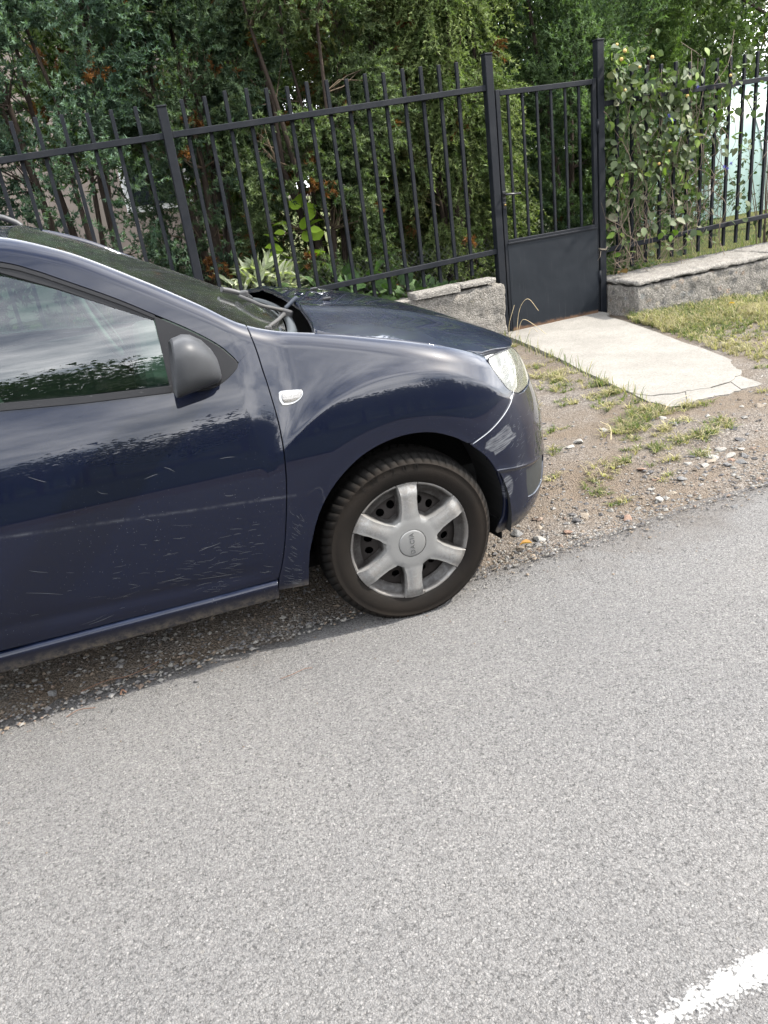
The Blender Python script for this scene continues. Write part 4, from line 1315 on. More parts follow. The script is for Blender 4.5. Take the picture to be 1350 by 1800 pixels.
# front wing
o_f = np.concatenate([gap[:-1][::-1] + [.0028, 0], topline(-.388, .383, 60), hlow[::-1][1:-1] + [-.002, .0], bgap[::-1] + [-.002, .0045], arch[::-1][1:]])
wing = sheet('front_wing', o_f, S(), M_NAVY, extra=np.concatenate([rows, crs]), mirror='copy')
# sill
def sillf(u, v):
    prof = catmull([(-.004, .312), (-.014, .3095), (-.021, .303), (-.022, .292), (-.012, .262), (-.002, .241), (.02, .232)], 6)
    s = np.linspace(0, 1, len(prof))
    y = np.interp(v, s, prof[:, 0]); z = np.interp(v, s, prof[:, 1])
    return np.stack([u, y - .004, z - .012 - .0 * u], -1)
sheet('sill', [(-2.25, 0), (-.472, 0), (-.478, 1), (-2.25, 1)], sillf, M_NAVY, mirror='copy', step=.05, extra=np.stack([np.repeat(np.linspace(-2.24, -.5, 60), 19), np.tile(np.linspace(.03, .97, 19), 60)], 1), eps=.01)
# front door skin
belt = np.array([(-1.36, 1.012), (-1.117, .991), (-.894, .969), (-.657, .952)])
saillow = catmull([(-.657, .951), (-.561, .939), (-.508, .949), (-.459, .977), (-.444, .996)], 5)
dbot = np.array([(-.471, .303), (-.727, .300), (-.903, .302), (-1.124, .304), (-1.365, .308)])
g2 = gap[(gap[:, 1] < 1.034) & (gap[:, 1] > .304)] + [-.0028, 0]
bpil = np.array([(-1.368, .36), (-1.376, .6), (-1.372, .85), (-1.362, 1.008)])
o_d = np.concatenate([[(-.3865, 1.035)], g2, dbot, bpil, belt, saillow[1:]])
def doorf(x, z):
    y = Yi(x, z)
    y = y + .004 * np.exp(-((z - (.345 - .045 * (x + .5))) / .022) ** 2) * sstep(-.44, -.60, x)   # pressed hollow along the bottom
    return np.stack([x, y, z], -1)
door = sheet('front_door', o_d, doorf, M_NAVY, mirror='copy', extra=np.stack([np.repeat(np.linspace(-1.36, -.48, 70), 5), np.concatenate([[.345 - .045 * (x + .5) + d for d in (-.02, -.01, 0, .01, .02)] for x in np.linspace(-1.36, -.48, 70)])], 1))
# window frame, belt strip, sail, glass
gl = np.array([(-1.30, 1.024), (-1.112, 1.009), (-.889, .986), (-.652, .970), (-.655, 1.153), (-.754, 1.204), (-.89, 1.278), (-1.024, 1.341), (-1.2, 1.392), (-1.30, 1.408)])
outer = catmull([(-1.36, 1.431), (-1.2, 1.412), (-1.017, 1.3655), (-.936, 1.331), (-.883, 1.303), (-.747, 1.228), (-.650, 1.167)], 5)
fr_o = np.concatenate([outer, [(-.655, 1.153), (-.754, 1.204), (-.89, 1.278), (-1.024, 1.341), (-1.2, 1.392), (-1.30, 1.408), (-1.30, 1.024), (-1.36, 1.03)]])
sheet('window_frame', fr_o, S(.006, False), M_TRIM, mirror='copy', step=.012)
# second rib of the frame, a step proud
rib = np.concatenate([outer + [.0, -.001], (outer + [.004, -.0125])[::-1]])
sheet('window_frame', rib, S(.001, False), M_TRIM, step=.01, thick=.008, mirror='copy')
blt = np.concatenate([belt + [0, .0015], [(-.652, .9705), (-.889, .9875), (-1.112, 1.010), (-1.36, 1.032)]])
sheet('belt_strip', blt, S(-.005, False), M_TRIM, mirror='copy', step=.008, edge=.006)
def glassf(x, z):
    s = z - 1.0
    return np.stack([x, Yi(x, np.full(np.shape(z), 1.0), False) + .022 + .12 * s + .605 * s * np.abs(s), z], -1)
sheet('door_window', gl, glassf, M_GLASS, mirror='copy', step=.03, thick=.003)
# fixed door post seen through the glass and inner seals
sl_ = np.concatenate([catmull([(-.650, 1.163), (-.568, 1.110), (-.497, 1.056), (-.464, 1.019), (-.449, .996), (-.460, .979), (-.508, .951), (-.561, .941), (-.655, .953)], 5)])
sheet('mirror_sail', sl_, S(-.003, False), M_TRIM, mirror='copy', step=.012)
# A pillar with the roof side
gl_line = catmull([(-1.365, 1.435), (-1.2, 1.417), (-1.017, 1.3695), (-.936, 1.335), (-.883, 1.307), (-.747, 1.232), (-.650, 1.171), (-.565, 1.116), (-.494, 1.061), (-.461, 1.024), (-.444, .998)], 5)
g3 = gap[gap[:, 1] > 1.036][::-1] + [-.0028, 0]
o_p = np.concatenate([[(-3.0, 1.30), (-2.62, 1.36), (-2.3, 1.425), (-1.8, 1.448)], gl_line, [(-.3868, 1.035)], g3, topline(-.395, -3.0, 120)])
sheet('roof_pillar', o_p, S(), M_NAVY, mirror='copy', extra=rows)
# rear door and quarter (out of the picture, roughed in)
ra = [(-2.589 + .372 * math.cos(a), .31 + .372 * math.sin(a)) for a in np.linspace(R(10), R(170), 24)]
rd = [(-1.374, .308), (-2.19, .310)] + [p for p in ra if p[1] > .34 and p[0] > -2.36] + [(-2.33, .8), (-2.36, 1.08), (-1.368, 1.014), (-1.378, .85), (-1.382, .6), (-1.374, .36)]
sheet('rear_door', rd, S(), M_NAVY, mirror='copy', step=.03)
rq = [p for p in ra if p[0] < -2.36] + [(-2.96, .30), (-3.255, .30), (-3.255, .93)] + [tuple(p) for p in topline(-3.25, -3.0, 10)] + [(-3.0, 1.295), (-2.62, 1.355), (-2.72, 1.12), (-2.366, 1.085), (-2.336, .8)]
sheet('rear_quarter', rq, S(), M_NAVY, mirror='copy', step=.03)
sheet('door_window', [(-1.37, 1.035), (-2.36, 1.095), (-2.70, 1.125), (-2.61, 1.35), (-2.3, 1.418), (-1.8, 1.44), (-1.37, 1.43)], S(.014, False), M_GLASS, mirror='copy', step=.05, thick=.003)
sheet('belt_strip', [(-1.372, 1.017), (-2.36, 1.086), (-2.70, 1.116), (-2.70, 1.128), (-2.36, 1.098), (-1.372, 1.036)], S(-.004, False), M_TRIM, mirror='copy', step=.02)

# ---- bonnet, cowl, windscreen, roof
f_hc = pchip([-.40, -.20, -.156, .092, .328, .45, .573, .66, .70, .735], [1.12, 1.098, 1.084, 1.033, .963, .917, .860, .812, .788, .758])
f_hk = pchip([-.3, -.2, 0, .2, .38, .55, .73], [.056, .061, .072, .081, .103, .111, .11])
def hoodf(x, y):
    v = np.clip(np.abs(CL - y) / .74, 0, 1.05)
    rid = .006 * np.exp(-((np.abs(CL - y) - .40 + .10 * (x + .15)) / .05) ** 2)
    return np.stack([x, y, f_hc(x) - f_hk(x) * v ** 2.6 + rid], -1)
hx_ = np.linspace(-.182, .385, 40)
hedge_ = np.stack([hx_, Yi(hx_, f_top(hx_)) + .004], 1)
front = catmull([(.385, Yi(.385, f_top(.385)) + .006), (.46, .222), (.555, .305), (.61, .39), (.66, .50), (.70, .65), (.722, .84)], 6)
rearh = catmull([(-.152, .84), (-.150, .6), (-.155, .4), (-.165, .25), (-.182, .150)], 5)
half = np.concatenate([rearh[:-1], hedge_, front[1:]])
full = np.concatenate([half, (half * [1, -1] + [0, 2 * CL])[::-1][1:-1]])
sheet('bonnet', full, hoodf, M_NAVY, out=(0, 0, 1), step=.02, thick=.02)
# washer jets and small nicks on the bonnet
for (x, y) in ((-.02, .62), (.03, 1.05)):
    z = float(hoodf(np.array(x), np.array(y))[2])
    MB().box((x, y, z + .006), (.03, .014, .012), .004).build('washer_jet', M_BLACKPL, car)
def wsf(x, y):
    v = np.clip(np.abs(CL - y) / .68, 0, 1.1)
    s = np.clip((x + 1.02) / .82, 0, 1)
    return np.stack([x, y, 1.033 - .513 * (x + .2) + .07 * s * (1 - s) - .065 * v ** 2.1], -1)
wx = np.linspace(-.985, -.315, 50)
wedge = np.stack([wx, Yi(wx, f_top(wx)) + .006], 1)
wlow = catmull([(-.315, Yi(-.315, f_top(-.315)) + .006), (-.262, .25), (-.228, .42), (-.208, .62), (-.202, .84)], 5)
wtop = catmull([(-1.018, .84), (-1.015, .6), (-1.005, .4), (-.985, Yi(-.985, f_top(-.985)) + .006)], 5)
h2 = np.concatenate([wtop[:-1], wedge, wlow[1:]])
full = np.concatenate([h2, (h2 * [1, -1] + [0, 2 * CL])[::-1][1:-1]])
wsh = sheet('windscreen', full, wsf, M_WSCR, out=(.4, 0, 1), step=.03, thick=.005)
# black band along the lower screen edge
band = np.concatenate([wlow, (wlow * [1, -1] + [0, 2 * CL])[::-1][1:], (wlow * [1, -1] + [0, 2 * CL] + [-.05, 0])[1:], (wlow + [-.05, 0])[::-1][1:-1]])
def below(f, d):
    return lambda x, y: f(x, y) - np.array([0, 0, d])
sheet('screen_band', band, below(wsf, .006), M_DARK, wsh, out=(.4, 0, 1), step=.02, thick=.002)
# grey moulding along the glass edge, black scuttle behind it
ml = [tuple(wsf(np.array(p[0] + .006), np.array(p[1])) + np.array([0, 0, .004])) for p in np.concatenate([wlow, (wlow * [1, -1] + [0, 2 * CL])[::-1][1:]])]
V = []; n = len(ml)
cw = np.array(ml)
prof = [(0, .0), (.006, .006), (.018, .007), (.030, .000), (.034, -.02)]
V = np.concatenate([cw + [dx_, 0, dz_] for dx_, dz_ in prof]); i = np.arange(len(V)).reshape(len(prof), n)
F = np.stack([i[:-1, :-1], i[1:, :-1], i[1:, 1:], i[:-1, 1:]], -1).reshape(-1, 4)
ob('scuttle_moulding', npmesh('scuttle_moulding', V, F, True), simple('faded_grey_rubber', (.032, .039, .043), .5, var=.2, scale=25), car)
prof = [(.030, -.008), (.05, -.055), (.20, -.075), (.24, -.03)]
V = np.concatenate([cw + [dx_, 0, dz_] for dx_, dz_ in prof]); i = np.arange(len(V)).reshape(len(prof), n)
F = np.stack([i[:-1, :-1], i[1:, :-1], i[1:, 1:], i[:-1, 1:]], -1).reshape(-1, 4)
ob('scuttle_tray', npmesh('scuttle_tray', V, F, True), M_DARK, car)
# wipers
def on_ws(x, y, d=.012):
    p = wsf(np.array(x), np.array(y)); return Vector((p[0], p[1], p[2] + d))
wm = simple('wiper_grey', (.030, .030, .031), .55, var=.3, scale=60)
wlt = simple('sun_bleached_rubber', (.042, .041, .039), .7, var=.35, scale=50)
# near wiper: hinge block, bowed arm lying up the glass, blade running down to the near corner
wp = MB().box((-.196, .535, 1.044), (.045, .040, .032), .006, Matrix.Rotation(R(25), 3, 'Y')).box((-.190, .535, 1.020), (.026, .026, .04), .005).build('wiper', wm, car)
MB().tube(catmull([(-.205, .530, 1.056), (-.240, .495, 1.074), (-.285, .470, 1.094), (-.315, .505, 1.112), (-.345, .550, 1.128)], 5), [.0085] * 3 + [.0065] * 18, 7).build('wiper_arm', wlt, wp)
MB().tube([(-.205, .520, 1.046), (-.255, .370, 1.052), (-.312, .225, 1.058)], [.0075, .0065, .006], 6).box((-.314, .222, 1.055), (.020, .020, .014), .004).build('wiper_blade', wlt, wp)
MB().tube([(-.216, .528, 1.036), (-.266, .374, 1.040), (-.322, .232, 1.046)], [.005, .005, .0045], 6).build('wiper_rubber', M_BLACKPL, wp)
cp = MB().box((0, 0, 0), (.060, .030, .010), .004, Matrix.Rotation(R(-34), 3, 'Y'))
bmesh.ops.translate(cp.bm, vec=(-.165, .565, 1.075), verts=cp.bm.verts[:])
cp.build('wiper_cap', simple('faded_blue_plastic', (.022, .029, .042), .55), wp)
# far wiper, seen end on
wq = MB().box((-.325, .60, 1.128), (.036, .036, .024), .006).build('wiper', wm, car)
MB().tube(catmull([(-.33, .595, 1.130), (-.365, .585, 1.146), (-.40, .565, 1.160)], 4), .0095, 7).build('wiper_arm', wm, wq)
MB().tube(catmull([(-.31, .63, 1.110), (-.27, .80, 1.085), (-.262, 1.0, 1.080), (-.28, 1.2, 1.080)], 4), .006, 6).build('wiper_blade', M_BLACKPL, wq)
f_rc = pchip([-3.1, -2.7, -2.2, -1.7, -1.3, -1.018], [1.405, 1.475, 1.51, 1.515, 1.49, 1.452])
def rooff(x, y):
    v = np.clip(np.abs(CL - y) / .6, 0, 1.05)
    return np.stack([x, y, f_rc(x) - .028 * v ** 2.4], -1)
rx_ = np.linspace(-.99, -3.0, 60)
redge = np.stack([rx_, Yi(rx_, f_top(rx_)) + .006], 1)
h3 = np.concatenate([[(-1.020, .84), (-1.018, .6), (-1.008, .4)], redge, [(-3.06, .5), (-3.08, .84)]])
full = np.concatenate([h3, (h3 * [1, -1] + [0, 2 * CL])[::-1][1:-1]])
rf = sheet('roof', full, rooff, M_NAVY, out=(0, 0, 1), step=.04, thick=.02)
M_RAIL = simple('grey_roof_rail', (.03, .031, .033), .5, .0)
for s in (0, 1):
    P = [(x, (lambda yy: yy if not s else 2 * CL - yy)(float(Yi(x, f_top(x))) + .045), float(f_rc(x)) + dz_) for x, dz_ in ((-1.06, -.012), (-1.09, .010), (-1.18, .030), (-1.5, .042), (-2.2, .055), (-2.7, .045), (-2.80, .0))]
    MB().tube(catmull(P, 4), .012, 8).build('roof_rail', M_RAIL, rf)

# ---- front end: parameter u along the plan curve, z height
def noseP(u, z):
    t = 1 - (1 - u) ** 2
    x = -.1 + f_A(z) * t
    T_ = f_T(z)
    y = -.025 + T_ + (.866 - T_) * (1 - (1 - np.clip(t, 0, 1) ** 4) ** .665)
    r = np.hypot(x - .02, z - .30)
    y = y + .0035 * (1 - sstep(.385, .45, r))
    zl = .475 - .21 * np.maximum(x - .35, 0)
    y = y - .0035 * np.exp(-((z - zl) / .006) ** 2) * (x > .25) + .005 * sstep(zl + .004, zl - .012, z) * sstep(.3, .4, x)
    e = .004 * np.log1p(np.exp(np.clip((r - .575) / .004, -40, 40)))
    y = y + .030 * (1 - np.exp(-e / .05)) * (1 - sstep(.40, .52, x)) * sstep(.55, .78, z)
    return x, y
def nosef(off=0.):
    def f(u, z):
        x, y = noseP(u, z)
        if off:
            e = .002
            x1, y1 = noseP(u + e, z); x0, y0 = noseP(u - e, z)
            tx, ty = x1 - x0, y1 - y0; L_ = np.sqrt(tx * tx + ty * ty) + 1e-9
            x, y = x - off * ty / L_, y + off * tx / L_
        return np.stack([x, y, z], -1)
    return f
def uz(x, z):
    t = np.clip((np.asarray(x) + .1) / f_A(np.asarray(z)), 0, .9995)
    return np.stack([1 - np.sqrt(1 - t), np.asarray(z)], -1)
barch = catmull([(.248, .599), (.306, .538), (.349, .461), (.370, .378), (.366, .300), (.350, .262), (.335, .232)], 6)
b_top = np.array([(.460, .7095), (.494, .694), (.53, .687)])
ins = np.array([(.483, .428), (.530, .424), (.570, .424), (.66, .412), (.66, .36), (.63, .298), (.541, .300), (.49, .312), (.482, .37)])
ub = np.concatenate([uz(barch[:, 0], barch[:, 1])[::-1], uz(bgap[:-1, 0], bgap[:-1, 1]), uz(b_top[:, 0], b_top[:, 1]), [(.62, .684), (.75, .684), (.9, .70), (.9995, .705)], [(.9995, .21), (.8, .205), (.6, .20), (.45, .205)]])
ins_uz = uz(ins[:, 0], ins[:, 1])
ex = np.concatenate([uz(np.linspace(.30, .72, 90), .475 - .21 * np.maximum(np.linspace(.30, .72, 90) - .35, 0) + d) for d in (-.014, -.009, -.005, -.002, .001, .004, .008)])
bump_ = sheet('front_bumper', ub, nosef(), M_NAVY, holes=[ins_uz], step=.014, mirror='join', extra=ex, thick=.012)
sheet('bumper_insert', np.array(ins_uz.mean(0) + (ins_uz - ins_uz.mean(0)) * 1.02), nosef(.006), m_trim('bumper_plastic', (.020, .0215, .0215), (.030, .032, .032), .5), step=.016, mirror='copy')
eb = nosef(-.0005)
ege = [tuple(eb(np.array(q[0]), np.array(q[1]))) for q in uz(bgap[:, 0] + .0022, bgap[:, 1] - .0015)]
MB().tube(ege, .0016, 5).build('bumper_edge_glint', simple('edge_glint_grey', (.30, .31, .33), .5, var=.3, scale=90), bump_)  # pale tube added along the gap, for the light its edge catches
# lower lip / splash lip behind the corner
MB().box((.345, .105, .236), (.006, .12, .075), .002, Matrix.Rotation(R(10), 3, 'Z')).build('splash_flap', M_DARK, car)
# centre front: grille and nose strip under the bonnet edge
gr = np.array([(.62, .69), (.75, .69), (.9, .706), (.9995, .711), (.9995, .752), (.9, .756), (.75, .776), (.64, .79)])
grl = sheet('grille', gr, nosef(.03), M_DARK, step=.02, mirror='join')
for z in (.712, .735):
    sheet('grille_slat', [(.70, z - .005), (.9995, z - .003), (.9995, z + .005), (.70, z + .005)], nosef(.012), M_TRIM, grl, step=.012, mirror='join')

# ---- headlamp
hl_low = catmull([(.388, .832), (.394, .812), (.410, .780), (.437, .737), (.460, .7145), (.494, .698)], 5)
lens = np.concatenate([uz(hl_low[:, 0], hl_low[:, 1]), [(.54, .690), (.60, .690), (.645, .694), (.648, .72), (.638, .76), (.62, .792)], catmull([tuple(uz(.560, .8215)), tuple(uz(.50, .834)), tuple(uz(.44, .840)), tuple(uz(.395, .840))], 5)])
hlm = sheet('headlamp', np.array(lens.mean(0) + (lens - lens.mean(0)) * .985), nosef(.055), M_LAMPIN, step=.014, thick=.01, eps=.003)
hl2 = sheet('lamp_lens', np.array(lens.mean(0) + (lens - lens.mean(0)) * .975), nosef(.002), M_CLEAR, hlm, step=.010, thick=.05, edge=.012)
def bowl(c, r, ax, parent):
    m = MB().lathe([(.0, .03), (r * .35, .026), (r * .7, .012), (r, -.012), (r * 1.06, -.014), (r * 1.08, -.004)], 'X', 28)
    me = m.mesh('reflector')
    o = ob('reflector', me, M_CHROME, parent)
    o.matrix_basis = Matrix.Translation(c) @ Vector(ax).to_track_quat('-X', 'Z').to_matrix().to_4x4()
    return o
bowl((.50, .235, .765), .055, (.75, -.66, .1), hlm)
bowl((.555, .345, .745), .045, (.9, -.4, .05), hlm)
bowl((.455, .165, .765), .03, (.6, -.8, .1), hlm)
MB().lathe([(0, .02), (.008, .016), (.010, .0), (.010, -.02)], 'X', 12, (.52, .215, .765)).build('bulb', simple('bulb_shade', (.10, .10, .10), .4, .5), hlm)
# rubber seal round the lamp
seal = [nosef(.004)(np.array(p[0]), np.array(p[1])) for p in np.concatenate([lens, lens[:1]])]
MB().tube([tuple(p) for p in seal], .0028, 5).build('lamp_seal', M_BLACKPL, hlm)
# far side lamp
for o in list(hlm.children) + [hlm]:
    pass
me = hlm.data.copy(); me.transform(Matrix.Translation((0, 2 * CL, 0)) @ Matrix.Scale(-1, 4, (0, 1, 0))); me.flip_normals()
h2_ = ob('headlamp', me, None, car)
me = hl2.data.copy(); me.transform(Matrix.Translation((0, 2 * CL, 0)) @ Matrix.Scale(-1, 4, (0, 1, 0))); me.flip_normals()
ob('lamp_lens', me, None, h2_)

# ---- side repeater
rep = catmull([(-.345, .886), (-.338, .8905), (-.305, .887), (-.280, .883), (-.274, .873), (-.284, .860), (-.309, .850), (-.338, .851), (-.345, .858), (-.347, .872), (-.345, .886)], 4)[:-1]
rp = sheet('side_repeater', rep, S(-.004), M_CHROME, step=.006, thick=.01, edge=.006)
c0 = rep.mean(0)
def repf(x, z):
    d = np.hypot((x - c0[0]) / .034, (z - c0[1]) / .018)
    return np.stack([x, Yi(x, z) - .0075 - .004 * np.clip(1 - d * d, 0, 1), z], -1)
def m_repeat():
    t = T('repeater_lens')
    v = t.vor(330)
    c = t.mix(t.ramp(v.outputs['Distance'], [(.2, 0.), (.6, 1.)]), (.09, .085, .078), (.18, .172, .16))
    return t.done(t.bsdf(c, .18, Coat_Weight=1., Normal=t.bump(v.outputs['Distance'], .5, .002)))
sheet('repeater_lens', c0 + (rep - c0) * [.84, .70] + [.003, 0], repf, m_repeat(), rp, step=.006, thick=.004)

# ---- door mirror
def superell(n, a, b, p=2.6):
    th = np.linspace(0, 2 * np.pi, n, endpoint=False)
    c, s = np.cos(th), np.sin(th)
    return np.sign(c) * np.abs(c) ** (2 / p) * a, np.sign(s) * np.abs(s) ** (2 / p) * b
def mirror_shell(sgn):
    secs = []
    # x from the open rear face forward; each section (x, yc, zc, half width y, half height z)
    for x, yc, zc, a, b, p in ((-.640, -.118, 1.048, .108, .073, 3.6), (-.632, -.118, 1.050, .113, .0775, 3.4), (-.605, -.117, 1.055, .1135, .0785, 3.0), (-.575, -.112, 1.055, .109, .0735, 2.7), (-.548, -.103, 1.046, .098, .062, 2.5), (-.528, -.092, 1.032, .080, .047, 2.3), (-.518, -.084, 1.022, .058, .032, 2.1), (-.5145, -.08, 1.018, .025, .014, 2.)):
        y, z = superell(40, a, b, p)
        z = z - .012 * (y / .11) - .012 * np.clip(-z, 0, 1) / .07 * 0
        secs.append(np.stack([np.full(40, x) + .018 * (z / .075) * (x < -.6) * .5 + .10 * np.clip(y, -1, 0) * (x > -.60) * 0, y + yc, z + zc], 1))
    V = np.concatenate(secs); m = len(secs)
    i = np.arange(m * 40).reshape(m, 40); j = np.roll(i, -1, 1)
    F = [np.stack([i[:-1], j[:-1], j[1:], i[1:]], -1).reshape(-1, 4), i[-1][None]]
    # lip turning inward at the open face
    lip = (secs[0] - secs[0].mean(0)) * [1, .94, .92] + secs[0].mean(0) + [.012, 0, 0]
    V = np.concatenate([V, lip]); k = m * 40 + np.arange(40); kk = np.roll(k, -1)
    F[0] = np.concatenate([F[0], np.stack([i[0], k, kk, j[0]], -1)])
    if sgn: V = V * [1, -1, 1] + [0, 2 * CL, 0]
    return V, F, lip
for sgn in (0, 1):
    V, F, lip = mirror_shell(sgn)
    mr = ob('side_mirror', npmesh('side_mirror', V, F, True), M_MIRR, car)
    if sgn: mr.data.flip_normals()
    g_ = lip + [.004, 0, 0]
    c_ = g_.mean(0)
    V = np.concatenate([g_, c_[None]])
    if sgn: V = V * [1, -1, 1] + [0, 2 * CL, 0]
    k = np.arange(40)
    ob('mirror_glass', npmesh('mirror_glass', V, np.stack([k, np.roll(k, -1), np.full(40, 40)], 1)), M_MIRGL, mr)
    f = (lambda y: y) if not sgn else (lambda y: 2 * CL - y)
    a = MB().box((-.545, f(.01), .985), (.075, .11, .05), .02)
    a.build('mirror_arm', M_TRIM, mr)

# ---- wheels
def m_tyre():
    t = T('dusty_tyre')
    x, y, z = t.xyz()
    rad = t.math('SQRT', t.math('ADD', t.math('MULTIPLY', x, x), t.math('MULTIPLY', z, z)))
    f = t.noise(22, 6, .7)
    c = t.mix(f, (.0032, .0031, .0030), (.0075, .0068, .0061))
    dust = t.math('MULTIPLY', t.ramp(rad, [(.20, .35), (.25, .8), (.286, 1.), (.294, .12)]), t.ramp(t.noise(6, 5, .65), [(.3, .35), (.7, 1.)]))
    c = t.mix(t.math('MULTIPLY', dust, .17), c, (.060, .041, .026))
    return t.done(t.bsdf(c, .78, Normal=t.bump(t.math('ADD', t.noise(160, 3), t.math('MULTIPLY', t.math('SINE', t.math('MULTIPLY', rad, 1500.)), .12)), .25, .002), Specular_IOR_Level=.13))
def m_cover():
    t = T('scuffed_silver')
    x, y, z = t.xyz()
    rad = t.math('SQRT', t.math('ADD', t.math('MULTIPLY', x, x), t.math('MULTIPLY', z, z)))
    f = t.noise(16, 6, .7)
    c = t.mix(f, (.22, .22, .213), (.29, .287, .277))
    scuff = t.ramp(t.noise(40, 6, .75, dist=.8), [(.40, 0.), (.56, 1.)])
    scuff = t.math('MULTIPLY', scuff, t.ramp(rad, [(.08, .12), (.14, .9), (.20, 1.)]))
    c = t.mix(t.math('MULTIPLY', scuff, .75), c, (.12, .108, .095))
    scr = t.ramp(t.noise(26, 4, .7, dist=2.2), [(.487, 0.), (.50, 1.), (.513, 0.)])
    c = t.mix(t.math('MULTIPLY', scr, t.ramp(rad, [(.10, .0), (.16, .65)])), c, (.10, .095, .09))
    recess = t.math('MULTIPLY', t.ramp(y, [(.004, 0.), (.016, 1.)]), t.ramp(f, [(.25, .65), (.6, 1.)]))  # near-black brown by depth, in the gaps between spokes
    c = t.mix(recess, c, (.0085, .0062, .0050))
    ringd = t.math('MULTIPLY', t.ramp(rad, [(.196, 0.), (.207, 1.)]), t.ramp(t.noise(9, 5), [(.35, .3), (.6, 1.)]))
    c = t.mix(t.math('MULTIPLY', ringd, .6), c, (.06, .05, .042))
    met = t.math('SUBTRACT', .55, t.math('MULTIPLY', t.math('MAXIMUM', recess, scuff), .54), clamp=True)
    return t.done(t.bsdf(c, t.math('MULTIPLY_ADD', scuff, .25, .40), Metallic=met, Normal=t.bump(t.noise(90, 4, .7), .15, .002)))
M_TYRE = m_tyre(); M_COVER = m_cover()
M_STEEL = simple('rusty_steel_rim', (.0125, .0090, .0070), .75, .1, var=.5, scale=26)

def tyre_mesh():
    NB = 62; sub = 4; n = NB * sub; fr_ = (0., .78, .83, .95)
    prof = [(.200, .020), (.207, .010), (.2095, .0095), (.2115, .006), (.225, -.002), (.245, -.0075), (.262, -.0075), (.278, -.003), (.2795, -.0045), (.2815, -.002), (.289, .004), (.2945, .010), (.3000, .017), (.3050, .026), (.3085, .038), (.3085, .041), (.3100, .056), (.3105, .060), (.3110, .083), (.3110, .087)]
    gro = {13: 1, 14: 1, 16: 1, 12: 1, 11: 1, 10: .6}
    full = prof + [(r, .174 - w_) for r, w_ in prof[::-1]]
    V = []
    for k, (r, w_) in enumerate(full):
        kk = min(k, len(full) - 1 - k)
        for j in range(n):
            ph = j % sub; b = j // sub
            d = 0
            if kk in gro and ph >= 2: d = .008 * gro[kk]
            if kk in (15, 17): d = .007
            a = 2 * math.pi * (b + fr_[ph] + (.10 * (kk - 10) if kk >= 10 else 0)) / NB
            rr2 = r - d
            V.append((rr2 * math.cos(a), w_, rr2 * math.sin(a)))
    V = np.array(V)
    V[:, 2] = np.maximum(V[:, 2], -.3000)      # flattened where it stands
    m = len(full); i = np.arange(m * n).reshape(m, n); j = np.roll(i, -1, 1)
    F = np.stack([i[:-1], i[1:], j[1:], j[:-1]], -1).reshape(-1, 4)
    me = npmesh('tyre', V, F, True)
    return me
